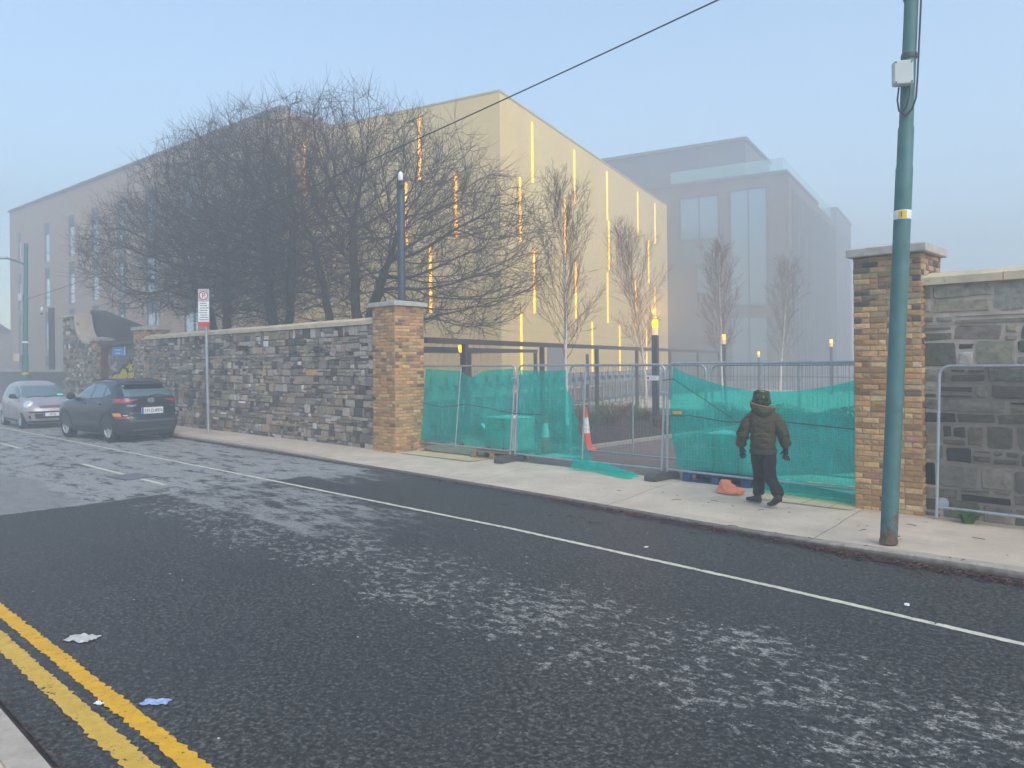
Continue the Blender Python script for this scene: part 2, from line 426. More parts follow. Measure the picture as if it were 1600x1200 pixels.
# planting bed with its edging
g = MB()
def bedfn(u, v):
    x = -11.45 - 6.0 * u; y = 14.2 + 9.0 * v
    e = min(u, 1 - u, v, 1 - v)
    z = -0.02 + 0.24 * min(1, e * 9) + (0.05 * nz(x * 1.3, y * 1.3) + 0.035 * nz(x * 5, y * 5) + 0.02 * nz(x * 13, y * 13)) * min(1, e * 12)
    return (x, y, z)
g.grid(bedfn, 70, 100); tag(g.build('planting_bed', SOIL, smooth='all'), kind='structure')
g = MB(); g.cbox((-11.36, 18.2, 0.0), (0.09, 8.6, 0.16), 0.01); g.cbox((-14.2, 14.12, 0.0), (5.8, 0.09, 0.16), 0.01)
tag(g.build('bed_edging', simple('edging_steel', (0.30, 0.28, 0.24), 0.6)), kind='structure')

# ------------------------------------------------------------------ haze (outside it: the sky)
t = NT('haze')
pv = t.n('ShaderNodeVolumePrincipled'); pv.inputs['Color'].default_value = HAZE_COLOR
pv.inputs['Density'].default_value = HAZE_DENSITY; pv.inputs['Anisotropy'].default_value = 0.25
t.t.links.new(pv.outputs[0], t.out.inputs['Volume'])
g = MB(); g.box((-30, 60, 13.4), (220, 260, 29.2))
tag(g.build('haze', t.m), kind='stuff')

# ------------------------------------------------------------------ buildings
def wall_pt(P, Q):
    P = Vector((P[0], P[1], 0)); Q = Vector((Q[0], Q[1], 0)); d = (Q - P).normalized(); L = (Q - P).length
    return P, d, L
def panel_mat(name, c, jx, jz, rough=0.55, jd=0.75, metal=0.0):
    t = NT(name); co = t.coord(); x, y, z = t.sep(co)
    n1 = t.noise(co, 0.25, 4, 0.6)
    cell = t.voro(t.mapping(co, (1 / jx, 0.0, 1 / jz)), 1.0, 'Color')
    col = t.ramp(n1, [(0.3, sc3(c, 0.93)), (0.7, sc3(c, 1.06))])
    col = t.mix(col, cell, 0.035)
    st = t.noise(t.mapping(co, (1.2, 1, 0.08)), 1.5, 5, 0.65); col = t.mix(col, sc3(c, 0.7), t.math('MULTIPLY', t.smooth(st, 0.55, 0.8), 0.35))
    fx = t.math('LESS_THAN', t.math('FRACT', t.math('DIVIDE', x, jx)), 0.022 / jx)
    fz = t.math('LESS_THAN', t.math('FRACT', t.math('DIVIDE', z, jz)), 0.025 / jz)
    col = t.mix(col, sc3(c, jd), t.math('MAXIMUM', fx, fz))
    return t.done(t.bsdf(col, rough, metal, None, 0.4))
GOLD = panel_mat('gold_cladding', (0.78, 0.53, 0.18), 2.4, 3.85)
GOLDTRIM = simple('gold_trim', (0.50, 0.38, 0.15), 0.5, var=0.06, scale=1)
DARKROOF = simple('roof_membrane', (0.10, 0.10, 0.11), 0.9)
AMBER = emissive('amber_light', (1.0, 0.42, 0.0), 1.7)
SERVICE = simple('service_door_grey', (0.20, 0.19, 0.17), 0.5, var=0.08)

A = Vector((-29.48, 29.92, 0)); B = Vector((-40.03, 63.25, 0)); C = Vector((-49.3, 24.95, 0))
dR = (B - A).normalized(); dL = (C - A).normalized(); LR = (B - A).length; LL = (C - A).length
yb = thing('gold_clad_building', 'large pale gold clad building with glowing vertical light strips behind the bare trees', 'building', A)
ZT = 16.86
g = MB(); pl = [(0, 0), tuple((B - A)[:2]), tuple((B - A + C - A)[:2]), tuple((C - A)[:2])]
def local(o, origin, d):                      # rotate an object so its x runs along d
    o.location = origin - A; o.rotation_euler = (0, 0, math.atan2(d.y, d.x))
# two facades and two hidden ones, each a wall with its own x along the facade
Dc = B + C - A
cen = (A + Dc) / 2
ring = [A, B, Dc, C]; inner = [v + (cen - v).normalized() * 0.45 for v in ring]
for k in range(4):
    o0, o1 = ring[k], ring[(k + 1) % 4]; i0, i1 = inner[k], inner[(k + 1) % 4]
    base, d = (o0, (o1 - o0).normalized()) if k in (0, 2) else ((o1, (o0 - o1).normalized()) if k == 3 else (o0, (o1 - o0).normalized()))
    if k == 3: base, d = A, dL
    q_ = Matrix.Rotation(-math.atan2(d.y, d.x), 3, 'Z')
    m = MB(); m.prism([tuple((q_ @ (v - base))[:2]) for v in (o0, o1, i1, i0)], 0, ZT)
    o = m.build('wall', GOLD, yb); local(o, base, d)
o = MB()
o.prism([tuple(((v - A) * 0.985 + (B + C - 2 * A) * 0.0075)[:2]) for v in (A, B, B + C - A, C)], ZT - 0.6, ZT - 0.3)
o.build('roof', DARKROOF, yb)
for o0, d, L, s in ((A, dR, LR, -1), (A, dL, LL, 1)):
    m = MB(); m.box((L / 2, -0.16 * s, ZT + 0.05), (L - 0.4 if s > 0 else L + 0.03, 0.40, 0.10)); o = m.build('parapet', GOLDTRIM, yb); local(o, o0, d)
ROWS = [(16.35, 12.75), (12.70, 9.0), (8.75, 5.0), (4.9, 0.9)]
SR = [(4.24, 0), (11.03, 0), (17.67, 0), (25.47, 0), (30.74, 0), (2.5, 1), (9.25, 1), (18.0, 1), (28.58, 1), (4.36, 2), (11.09, 2), (17.61, 2), (24.69, 2), (30.5, 2), (2.51, 3), (14.21, 3), (20.38, 3), (27.74, 3)]
SL = [(5.39, 0), (6.4, 1), (2.89, 1), (4.69, 2), (14.45, 0), (16.94, 1), (16.9, 2), (10.2, 2)]
for lst, d, s in ((SR, dR, -1), (SL, dL, 1)):
    for a, r in lst:
        z1, z0 = ROWS[r]
        m = MB(); m.box((a, 0.015 * s, (z0 + z1) / 2), (0.15, 0.05, z1 - z0)); o = m.build('light_strip', AMBER, yb); local(o, A, d)
for a, w, h, d, s in ((14.0, 5.2, 3.4, dL, 1), (7.8, 3.2, 3.1, dR, -1)):
    m = MB(); m.box((a, 0.02 * s, h / 2), (w, 0.06, h)); o = m.build('service_door', SERVICE, yb); local(o, A, d)
m = MB(); m.box((LR / 2 + 5, -0.02, 0.45), (LR - 12, 0.08, 0.9)); o = m.build('plinth', simple('plinth_brick', (0.22, 0.12, 0.09), 0.85), yb); local(o, A, dR)

# --- long stone-brown block on the left
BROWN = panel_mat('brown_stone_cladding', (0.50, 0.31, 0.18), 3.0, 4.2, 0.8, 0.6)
WINF = simple('dark_window_frame', (0.045, 0.05, 0.055), 0.5)
PT = NT('window_glass'); PANE = PT.done(PT.bsdf((0.62, 0.76, 0.86), 0.10, 0.75))
P0 = Vector((-92.95, 21.7, 0)); P1 = Vector((-43.7, 24.95, 0)); dB = (P1 - P0).normalized(); LB = (P1 - P0).length
bl = thing('stone_clad_block', 'long brown stone block with narrow tall windows fading into fog on the left', 'building', P0, math.atan2(dB.y, dB.x))
WX = [(2.75, 1.0), (10.1, 1.45), (16.0, 1.5), (21.1, 1.5), (26.3, 1.6), (31.6, 2.1), (37.6, 2.1)]
BOT = [15.75, 11.5, 7.3, 3.1]
def facade_with_holes(name, L, Htop, th, cols, rows, mat, parent):
    # cols: [(x0,x1)], rows: [(z0,z1)] openings at every crossing listed in 'cols' with own row set
    m = MB(); xs = 0.0
    for (x0, x1, zr) in cols:
        m.box(((xs + x0) / 2, th / 2, Htop / 2), (x0 - xs, th, Htop)); zz = 0
        for z0, z1 in sorted(zr):
            if z0 > zz + 1e-3: m.box(((x0 + x1) / 2, th / 2, (zz + z0) / 2), (x1 - x0, th, z0 - zz))
            zz = z1
        m.box(((x0 + x1) / 2, th / 2, (zz + Htop) / 2), (x1 - x0, th, Htop - zz)); xs = x1
    m.box(((xs + L) / 2, th / 2, Htop / 2), (L - xs, th, Htop))
    return m.build(name, mat, parent)
cols = []; wins = []
for k, (wx, ww) in enumerate(WX):
    off = 0
    zr = []
    for j, zt in enumerate(BOT):
        if k in (1, 5, 6): h = 3.75
        else: h = 3.75
        zr.append((zt - h, zt)) if zt - h > 0.1 else zr.append((0.2, zt))
        wins.append((wx, ww, zr[-1][0], zt))
    cols.append((wx - ww / 2, wx + ww / 2, zr))
facade_with_holes('wall', LB, 18.13, 0.45, cols, None, BROWN, bl)
m = MB(); m.box((LB / 2, 9.5, 9.0), (LB - 0.02, 17.9, 18.0)); m.build('rear_wall', BROWN, bl)
m = MB(); m.box((LB / 2, 0.2, 18.2), (LB + 0.2, 0.7, 0.22)); m.build('coping', simple('brown_coping', (0.16, 0.13, 0.11), 0.7), bl)
for wx, ww, z0, z1 in wins:
    m = MB(); e = 0.07
    for dx in (-ww / 2 + e / 2, ww / 2 - e / 2): m.box((wx + dx, 0.13, (z0 + z1) / 2), (e, 0.12, z1 - z0))
    m.box((wx, 0.13, z0 + e / 2), (ww - 2 * e, 0.12, e)); m.box((wx, 0.13, z1 - e / 2), (ww - 2 * e, 0.12, e))
    m.box((wx, 0.13, z1 - 0.55), (ww - 2 * e, 0.12, 0.95)); m.box((wx, 0.13, z0 + 0.95), (ww - 2 * e, 0.1, e))
    if ww > 1.5: m.box((wx + ww * 0.18, 0.12, (z0 + z1) / 2 - 0.5), (0.13, 0.1, z1 - z0 - 1.1))
    f = m.build('window', WINF, bl)
    m = MB(); m.box((wx, 0.14, (z0 + z1 - 1.02) / 2), (ww - 0.02, 0.02, z1 - z0 - 1.03)); m.build('pane', PANE, f)

# --- far brown block on the right with roof terrace
F0 = Vector((-32.54, 72.71, 0)); FL = (Vector((-46.49, 69.47, 0)) - F0).normalized(); FR = (Vector((-41.0, 103.5, 0)) - F0).normalized()
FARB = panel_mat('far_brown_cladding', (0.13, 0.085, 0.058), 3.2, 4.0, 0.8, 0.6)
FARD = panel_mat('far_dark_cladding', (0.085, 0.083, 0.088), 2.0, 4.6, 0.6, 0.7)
fb = thing('terraced_office_block', 'tall foggy brown block with glass railed roof terrace and dark set back top storey', 'building', F0, math.atan2(-FL.y, -FL.x))
# local frame: x to the right along the front, front face at y=0, depth +y ; corner at x=0
ZF = 20.33
FPT = NT('far_window_glass'); FPANE = FPT.done(FPT.bsdf((0.20, 0.32, 0.40), 0.15, 0.35))
fcols = [(-16.5, -13.2, [(13.2, 18.9)]), (-9.2, -5.0, [(9.5, 11.9), (14.6, 19.2)]), (-4.0, -0.2 - 0.0, [])]
wn = [(-10.6, -6.6, 14.6, 19.0, 2), (-8.9, -6.6, 9.0, 11.9, 1), (-5.4, -1.4 - 0.4, 7.6, 19.2, 2), (-16.4, -14.6, 16.4, 17.8, 1), (-5.4, -1.8, 0.3, 6.4, 2)]
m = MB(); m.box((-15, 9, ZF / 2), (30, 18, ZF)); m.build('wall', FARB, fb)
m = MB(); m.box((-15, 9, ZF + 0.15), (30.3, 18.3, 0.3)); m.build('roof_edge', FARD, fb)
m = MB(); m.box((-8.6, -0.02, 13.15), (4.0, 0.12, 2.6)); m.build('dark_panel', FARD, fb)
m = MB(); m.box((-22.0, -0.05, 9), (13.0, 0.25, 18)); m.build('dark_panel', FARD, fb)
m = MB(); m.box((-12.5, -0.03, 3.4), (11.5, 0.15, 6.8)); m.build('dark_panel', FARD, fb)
for x0, x1, z0, z1, k in wn:
    m = MB(); e = 0.12; w = x1 - x0
    for x in (x0, x1): m.box((x, -0.03, (z0 + z1) / 2), (e, 0.2, z1 - z0 + e))
    for z in (z0, z1): m.box(((x0 + x1) / 2, -0.03, z), (w - e, 0.2, e))
    for q in range(1, k): m.box((x0 + w * q / k, -0.03, (z0 + z1) / 2), (e * 0.7, 0.16, z1 - z0 - e))
    f = m.build('window', WINF, fb)
    m = MB(); m.box(((x0 + x1) / 2, -0.035, (z0 + z1) / 2), (w - e, 0.03, z1 - z0 - e)); m.build('pane', FPANE, f)
# receding side with fins
m = MB(); m.box((0.12, 16, 10), (0.2, 31.9, 20)); m.build('side_wall', FARB, fb)
for k in range(14):
    m = MB(); m.box((0.38, 1.5 + k * 2.1, 9.6), (0.3, 0.18, 18.6)); m.build('fin', FARD, fb)
m = MB(); m.box((-7.9, 25, ZF / 2 - 0.2), (15.7, 14, ZF - 0.4)); m.build('rear_block', FARB, fb)
# penthouse
m = MB(); m.box((-18.6, 8.6, ZF + 2.4), (28, 11.5, 4.3)); m.build('set_back_storey', FARD, fb)
m = MB(); m.box((-18.6, 8.4, ZF + 4.68), (28.6, 12.3, 0.28)); m.build('set_back_roof', FARD, fb)
RAIL = NT('balustrade_glass')
tr = RAIL.n('ShaderNodeBsdfTransparent'); gl = RAIL.bsdf((0.30, 0.62, 0.60), 0.1); mx = RAIL.n('ShaderNodeMixShader'); mx.inputs[0].default_value = 0.38
RAIL.t.links.new(tr.outputs[0], mx.inputs[1]); RAIL.t.links.new(gl, mx.inputs[2]); RAIL.done(mx.outputs[0])
m = MB(); m.box((-6, 0.25, ZF + 0.95), (11.4, 0.03, 1.3)); m.build('balustrade', RAIL.m, fb)
m = MB(); m.box((-0.25, 15, ZF + 0.95), (0.03, 29.4, 1.3)); m.build('balustrade', RAIL.m, fb)
LAMPW = emissive('white_lamp', (1, 0.95, 0.85), 4)
m = MB(); m.box((-13.0, -0.05, 15.7), (0.7, 0.1, 0.16)); m.box((-14.2, -0.05, 15.7), (0.4, 0.1, 0.16)); m.build('lamp', LAMPW, fb)
# farther block
q = F0 + FR * 43 + Vector((-0.3, 0.1, 0)) * 1
fb2 = thing('distant_block', 'plain grey block almost lost in fog behind the terraced block', 'building', q, math.atan2(-FL.y, -FL.x))
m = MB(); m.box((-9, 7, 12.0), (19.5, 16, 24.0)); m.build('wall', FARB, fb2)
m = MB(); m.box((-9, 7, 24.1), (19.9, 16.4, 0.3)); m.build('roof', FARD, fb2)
for k in range(5):
    m = MB(); m.box((0.79, 1.5 + k * 2.6, 11), (0.1, 1.1, 20)); m.build('window', WINF, fb2)
# distant low roofs at the left edge of the street
fh = thing('distant_house', 'faint low house in fog beyond the street lamp', 'house', (-112, 20, 0), 0.05)
m = MB(); m.box((0, 0, 3), (16, 8, 6)); m.build('wall', BROWN, fh)
m = MB(); m.prism([(-4.4, 6), (4.4, 6), (0, 9)], -8.2, 8.2, 'x'); m.build('roof', DARKROOF, fh)
m = MB(); m.box((5, 0.6, 9), (1.0, 0.9, 1.8)); m.build('chimney', BROWN, fh)
# ------------------------------------------------------------------ stone walls and brick piers
def tone_mat(name, rough=0.85, nscale=14, amp=0.45, bump=0.6, bscale=45, streak=0.0, moss=None):
    t = NT(name); co = t.coord(); c = t.attr('tone')
    n1 = t.noise(co, nscale, 6, 0.7); n2 = t.noise(co, nscale * 4, 4, 0.7)
    k = t.ramp(n1, [(0.28, 1 - amp), (0.72, 1 + amp)])
    col = t.mix(c, k, 1.0, 'MULTIPLY')
    col = t.mix(col, (0.45, 0.44, 0.42), t.math('MULTIPLY', t.smooth(n2, 0.64, 0.74), 0.30))
    col = t.mix(col, (0.02, 0.02, 0.02), t.math('MULTIPLY', t.smooth(t.noise(co, 2.1, 6, 0.7), 0.58, 0.76), 0.3))
    if moss: col = t.mix(col, moss, t.math('MULTIPLY', t.smooth(t.noise(co, 3.7, 6, 0.7), 0.55, 0.7), 0.45))
    return t.done(t.bsdf(col, rough, 0, t.bump(t.noise(co, bscale, 6, 0.65), bump, 0.02), 0.3))
STONE = tone_mat('rubble_stone', amp=0.32, moss=(0.13, 0.12, 0.08))
STONE2 = tone_mat('squared_stone', nscale=9, amp=0.42, moss=(0.12, 0.115, 0.07))
BRICK = tone_mat('buff_brick', 0.85, 22, 0.28, 0.4, 90)
MORTAR = simple('lime_mortar', (0.21, 0.18, 0.155), 0.95, var=0.35, scale=7, bump=0.7, bscale=40)
MORTAR2 = simple('pale_mortar', (0.50, 0.42, 0.36), 0.95, var=0.25, scale=6, bump=0.6, bscale=40)
MORTARB = simple('brick_mortar', (0.33, 0.27, 0.20), 0.95, var=0.2, scale=6, bump=0.4, bscale=60)
COPING = simple('coping_stone', (0.58, 0.48, 0.33), 0.85, var=0.22, scale=3, bump=0.35, bscale=40, dirt=((0.20, 0.17, 0.14), 0.60))
CAPST = simple('pier_cap_stone', (0.44, 0.41, 0.37), 0.85, var=0.25, scale=6, bump=0.35, bscale=50, dirt=((0.14, 0.13, 0.12), 0.60))

def pick(pal):
    r = random.random() * sum(w for w, _ in pal)
    for w, c in pal:
        r -= w
        if r <= 0: break
    k = random.uniform(0.72, 1.3)
    return tuple(max(0.004, x * k * random.uniform(0.94, 1.06)) for x in c)
PAL_L = [(18, (0.10, 0.086, 0.074)), (34, (0.22, 0.185, 0.155)), (32, (0.34, 0.265, 0.19)), (20, (0.42, 0.365, 0.315)), (3, (0.66, 0.60, 0.53)), (1.6, (0.45, 0.28, 0.13))]
PAL_R = [(9, (0.085, 0.08, 0.075)), (38, (0.18, 0.162, 0.13)), (32, (0.26, 0.23, 0.18)), (16, (0.37, 0.335, 0.285)), (2, (0.03, 0.03, 0.034))]

def stone(m, x0, x1, z0, z1, yb, out, col, jit=0.012, rnd=0.3):
    w, h = x1 - x0, z1 - z0; j = min(jit, w * 0.12, h * 0.14)
    cx = [x0, x1, x1, x0]; cz = [z0, z0, z1, z1]
    c = min(w, h) * rnd * random.uniform(0.5, 1.1)
    P = [(x0 + c * random.random(), z0), (x1 - c * random.random(), z0), (x1, z0 + c * random.random()), (x1, z1 - c * random.random()),
         (x1 - c * random.random(), z1), (x0 + c * random.random(), z1), (x0, z1 - c * random.random()), (x0, z0 + c * random.random())]
    P = [(a + random.uniform(-j, j), b + random.uniform(-j, j)) for a, b in P]
    mx, mz = (x0 + x1) / 2, (z0 + z1) / 2
    ins = min(0.018, 0.18 * min(w, h))
    vs = [(a, yb + 0.035, b) for a, b in P] + [(a, yb - out * 0.45, b) for a, b in P]
    tx, tz = random.uniform(-0.12, 0.12), random.uniform(-0.12, 0.12)
    for a, b in P:
        vx, vz = mx - a, mz - b; L = math.hypot(vx, vz) + 1e-6
        a2, b2 = a + vx / L * ins, b + vz / L * ins
        vs.append((a2, yb - out + (a2 - mx) * tx * 0.4 + (b2 - mz) * tz * 0.4, b2))
    vs.append((mx + random.uniform(-w, w) * 0.2, yb - out - random.uniform(0, 0.012), mz + random.uniform(-h, h) * 0.2))
    fs = []
    for k in range(8):
        l = (k + 1) % 8
        fs += [(k, l, 8 + l, 8 + k), (8 + k, 8 + l, 16 + l, 16 + k), (16 + k, 16 + l, 24)]
    m.add(vs, fs, col)

def rubble(m, x0, x1, z0, z1, yb, hr, lr, pal, gap=0.012, out=(0.012, 0.04), split=0.25, top=None, snap=0.3):
    z = z0
    while z < z1 - 0.02:
        h = random.uniform(*hr)
        if z1 - (z + h) < hr[0]: h = z1 - z
        x = x0 - random.uniform(0, lr[0])
        while x < x1:
            w = random.uniform(*lr) * random.choice((0.6, 1, 1, 1.35)); xe = x + w
            if x1 - xe < lr[0] * 0.5: xe = x1
            a, b = max(x, x0), min(xe, x1)
            if b - a > 0.03:
                zz1 = z + h + random.uniform(-0.2, 0.2) * hr[0]
                zz1 = min(zz1, z1)
                lo = z + random.uniform(-0.12, 0.12) * hr[0]
                lo = max(lo, z0)
                if random.random() < split and h > hr[0] * 1.25:
                    f = random.uniform(0.3, 0.7); zm = lo + (zz1 - lo) * f
                    parts = [(a, b, lo, zm)]
                    if random.random() < 0.5 and b - a > lr[0] * 1.2:
                        xm = a + (b - a) * random.uniform(0.35, 0.65); parts += [(a, xm, zm, zz1), (xm, b, zm, zz1)]
                    else: parts.append((a, b, zm, zz1))
                else: parts = [(a, b, lo, zz1)]
                for (p, q, r_, s_) in parts:
                    if top and (r_ + s_) / 2 > top((p + q) / 2): continue
                    stone(m, p + gap / 2, q - gap / 2, r_ + gap / 2, s_ - gap / 2, yb, random.uniform(*out), pick(pal))
            x = xe
        z += h

def coping(m, x0, x1, y0, y1, z0, h, seg):
    x = x0
    while x < x1 - 0.01:
        xe = min(x1, x + seg * random.uniform(0.85, 1.15))
        if x1 - xe < 0.3: xe = x1
        dz = random.uniform(-0.006, 0.006); dy = random.uniform(-0.006, 0.006)
        ym = (y0 + y1) / 2
        m.prism([(y0 + dy, z0), (y1, z0), (y1, z0 + h * 0.55), (ym, z0 + h + dz), (y0 + dy + 0.03, z0 + h * 0.62 + dz), (y0 + dy, z0 + h * 0.52 + dz)], x + 0.004, xe - 0.004, 'x')
        x = xe

YW = 11.13
# left rubble wall
wl_ = thing('stone_wall', 'long rubble stone wall with pale coping between the cars and the left brick pier', 'wall', (-15.2, YW, 0))
m = MB(); rubble(m, -14.1, 0.12, -0.04, 3.02, 0, (0.09, 0.25), (0.11, 0.42), PAL_L, gap=0.018, split=0.55); m.build('stonework', STONE, wl_)
m = MB(); m.box((-7.0, 0.27, 1.5), (14.2, 0.5, 3.04)); m.build('mortar', MORTAR, wl_)
m = MB(); coping(m, -14.1, 0.12, -0.075, 0.6, 3.02, 0.19, 1.1); m.build('coping', COPING, wl_)
# right squared stone wall
wr = thing('stone_wall', 'tall squared stone wall with pale mortar right of the brick pier, fence panel leaning on it', 'wall', (-3.1, YW - 0.02, 0))
m = MB(); rubble(m, -0.05, 5.0, -0.03, 3.02, 0, (0.13, 0.33), (0.22, 0.62), PAL_R, 0.044, (0.006, 0.022), 0.35); m.build('stonework', STONE2, wr)
m = MB(); m.box((2.45, 0.254, 1.5), (5.1, 0.5, 3.04)); m.build('mortar', MORTAR2, wr)
m = MB(); coping(m, -0.06, 5.0, -0.085, 0.6, 3.02, 0.19, 0.95); m.build('coping', COPING, wr)
# a brick-on-edge band just under each coping
def edge_bricks(m, x0, x1, y, z0, z1, pal, w=0.11):
    x = x0
    while x < x1 - w * 0.5:
        stone(m, x + 0.005, min(x1, x + w) - 0.005, z0, z1, y, 0.02, pick(pal), 0.002, 0.05); x += w
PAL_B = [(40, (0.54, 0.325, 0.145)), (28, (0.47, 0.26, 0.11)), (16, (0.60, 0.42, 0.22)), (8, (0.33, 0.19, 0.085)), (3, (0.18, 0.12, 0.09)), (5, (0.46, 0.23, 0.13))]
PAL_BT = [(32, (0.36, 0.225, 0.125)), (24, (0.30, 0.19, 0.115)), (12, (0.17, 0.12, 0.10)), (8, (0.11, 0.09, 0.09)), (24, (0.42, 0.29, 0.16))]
PAL_O = [(44, (0.50, 0.275, 0.115)), (28, (0.45, 0.235, 0.095)), (16, (0.55, 0.34, 0.155)), (9, (0.27, 0.165, 0.085)), (3, (0.14, 0.10, 0.08))]

def brick_face(m, w, h, yb, face, palf, z0=0.0):
    ch = 0.076; n = int(round((h - z0) / ch)); ch = (h - z0) / n
    tmp = MB()
    for i in range(n):
        z = z0 + i * ch; x = -w / 2
        first = [0.105, 0.215][i % 2]; L = [first]
        while x < w / 2 - 0.02:
            l = L.pop(0) if L else random.choice((0.215, 0.215, 0.215, 0.105))
            xe = x + l
            if w / 2 - xe < 0.07: xe = w / 2
            stone(tmp, x + 0.0055, xe - 0.0055, z + 0.0055, z + ch - 0.0055, yb, random.uniform(0.004, 0.012), pick(palf(z)), 0.003, 0.06)
            x = xe
    q = Matrix.Rotation(face * math.pi / 2, 3, 'Z')
    m.add([q @ Vector(v) for v in tmp.v], tmp.f); m.c += tmp.c

def brick_pier(label, x, y, w, h, palf, caph=0.15, rz=0.0, over=0.075):
    p = thing('brick_pier', label, 'pier', (x, y, 0), rz)
    m = MB()
    for f in range(4): brick_face(m, w, h, -w / 2, f, palf, -0.03)
    m.build('brickwork', BRICK, p)
    m = MB(); m.box((0, 0, h / 2 - 0.02), (w - 0.002, w - 0.002, h + 0.03)); m.build('mortar', MORTARB, p)
    m = MB(); s = w / 2 + over
    m.lathe([(s * 1.414 - 0.02, h), (s * 1.414, h + 0.012), (s * 1.414, h + caph * 0.72), (s * 1.414 - 0.03, h + caph * 0.8), (0.02, h + caph * 1.35)], 4, m=Matrix.Rotation(math.pi / 4, 3, 'Z'))
    m.build('cap', CAPST, p)
    return p
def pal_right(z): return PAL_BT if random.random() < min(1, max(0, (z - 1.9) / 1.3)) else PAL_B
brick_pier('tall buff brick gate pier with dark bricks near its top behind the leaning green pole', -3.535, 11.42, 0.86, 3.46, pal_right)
brick_pier('orange brick gate pier between the rubble stone wall and the green netting', -14.72, 11.42, 0.86, 3.40, lambda z: PAL_O, 0.13)
# old gateway further left
brick_pier('small capped pier at the left end of the long rubble wall', -29.75, 11.50, 0.95, 3.38, lambda z: PAL_L if z < 2.95 else PAL_O, 0.16)
brick_pier('low capped pier left of the graffiti gateway, under the curved coping', -35.05, 11.50, 0.62, 3.12, lambda z: PAL_L if z < 2.75 else PAL_O, 0.14)
wf = thing('stone_wall', 'end of old rubble wall with high curved render coping behind the parked cars', 'wall', (-35.3, YW, 0))
topf = lambda x: 4.25 if x < -1.7 else (3.0 + 1.25 * (1 - math.sqrt(max(0, 1 - ((x + 0.1) / -1.6) ** 2)) if x < -0.1 else 0))
m = MB(); rubble(m, -3.55, 0.05, -0.04, 4.22, 0, (0.10, 0.24), (0.12, 0.42), PAL_L, split=0.4, top=topf); m.build('stonework', STONE, wf)
m = MB(); prof = [(-3.6, -0.02)] + [(0.05, -0.02)] + [(x, topf(x) - 0.03) for x in np.linspace(0.05, -1.7, 24)] + [(-3.6, 4.22)]
m.prism(prof, 0.02, 0.52, 'y'); m.build('mortar', MORTAR, wf)
RENDER = simple('smooth_render', (0.50, 0.41, 0.31), 0.85, var=0.2, scale=3, dirt=((0.25, 0.2, 0.16), 0.6))
m = MB(); pts = [(x, topf(x)) for x in np.linspace(0.0, -1.72, 26)]
vs = [(x, y, z + dz) for x, z in pts for y, dz in ((-0.12, 0.0), (-0.12, 0.1), (0.62, 0.1), (0.62, 0.0))]
m.add(vs, [(i * 4 + a, i * 4 + (a + 1) % 4, i * 4 + 4 + (a + 1) % 4, i * 4 + 4 + a) for i in range(25) for a in range(4)] + [(0, 1, 2, 3), (100, 101, 102, 103)])
m.build('curved_coping', RENDER, wf, smooth=True)
m = MB(); coping(m, -3.65, -1.73, -0.12, 0.62, 4.25, 0.18, 1.2); m.build('coping', COPING, wf)
# blocked gateway panel, sign and lean-to roof
gw = thing('blocked_gateway', 'rendered blocked gateway painted with yellow graffiti between two old piers', 'gateway', (-32.5, 11.55, 0))
GR = NT('graffiti_render'); co = GR.coord(); x, y, z = GR.sep(co)
base = GR.ramp(GR.noise(co, 2.2, 6, 0.65), [(0.3, (0.13, 0.105, 0.085)), (0.7, (0.22, 0.185, 0.155))])
wv = GR.noise(co, 2.0, 4, 0.6)
diag = GR.math('ADD', GR.math('SUBTRACT', z, GR.math('MULTIPLY', x, 0.27)), GR.math('MULTIPLY', wv, 0.7))
ym = GR.math('MULTIPLY', GR.math('MULTIPLY', GR.math('LESS_THAN', diag, 2.38), GR.math('GREATER_THAN', x, -1.5)), GR.math('LESS_THAN', z, 2.6))
col = GR.mix(base, (0.60, 0.47, 0.02), ym)
blk = GR.math('LESS_THAN', GR.math('ABSOLUTE', GR.math('SUBTRACT', diag, 2.42)), 0.075)
blk = GR.math('MAXIMUM', blk, GR.math('MULTIPLY', ym, GR.math('LESS_THAN', GR.math('ABSOLUTE', GR.math('SUBTRACT', GR.noise(co, 1.6, 1, 0.4), 0.52)), 0.02)))
col = GR.mix(col, (0.02, 0.02, 0.025), GR.math('MULTIPLY', blk, GR.math('GREATER_THAN', x, -1.7)))
wh = GR.math('MULTIPLY', GR.math('LESS_THAN', GR.math('ABSOLUTE', GR.math('SUBTRACT', GR.noise(GR.mapping(co, loc=(4, 2, 1)), 1.7, 1, 0.4), 0.53)), 0.03), GR.math('LESS_THAN', x, -0.9))
col = GR.mix(col, (0.5, 0.47, 0.46), GR.math('MULTIPLY', wh, 0.8))
GRM = GR.done(GR.bsdf(col, 0.8))
m = MB(); m.box((0, 0.1, 1.45), (4.5, 0.2, 2.95)); m.build('infill_panel', GRM, gw)
m = MB(); m.box((-0.02, 0.0, 3.0), (4.55, 0.5, 0.16)); m.build('lintel', simple('brown_lintel', (0.10, 0.075, 0.06), 0.8), gw)
m = MB(); m.box((-2.05, -0.12, 1.4), (0.22, 0.22, 2.85)); m.build('jamb', simple('red_brown_jamb', (0.17, 0.055, 0.035), 0.85, dirt=((0.06, 0.05, 0.045), 0.5)), gw)
m = MB(); m.prism([(-5.2, 3.1), (2.2, 3.1), (2.2, 3.15), (-5.2, 4.6)], 0.35, 1.0, 'y'); m.build('sloping_wall', simple('dark_sloping_wall', (0.085, 0.065, 0.06), 0.85), gw)
bs = thing('street_name_sign', 'small bright blue street name sign on the blocked gateway', 'sign', (-33.15, 11.52, 2.66))
BLUE = simple('sign_blue', (0.05, 0.30, 0.72), 0.4, var=0.04); WHT = simple('sign_white', (0.78, 0.79, 0.80), 0.45, var=0.04)
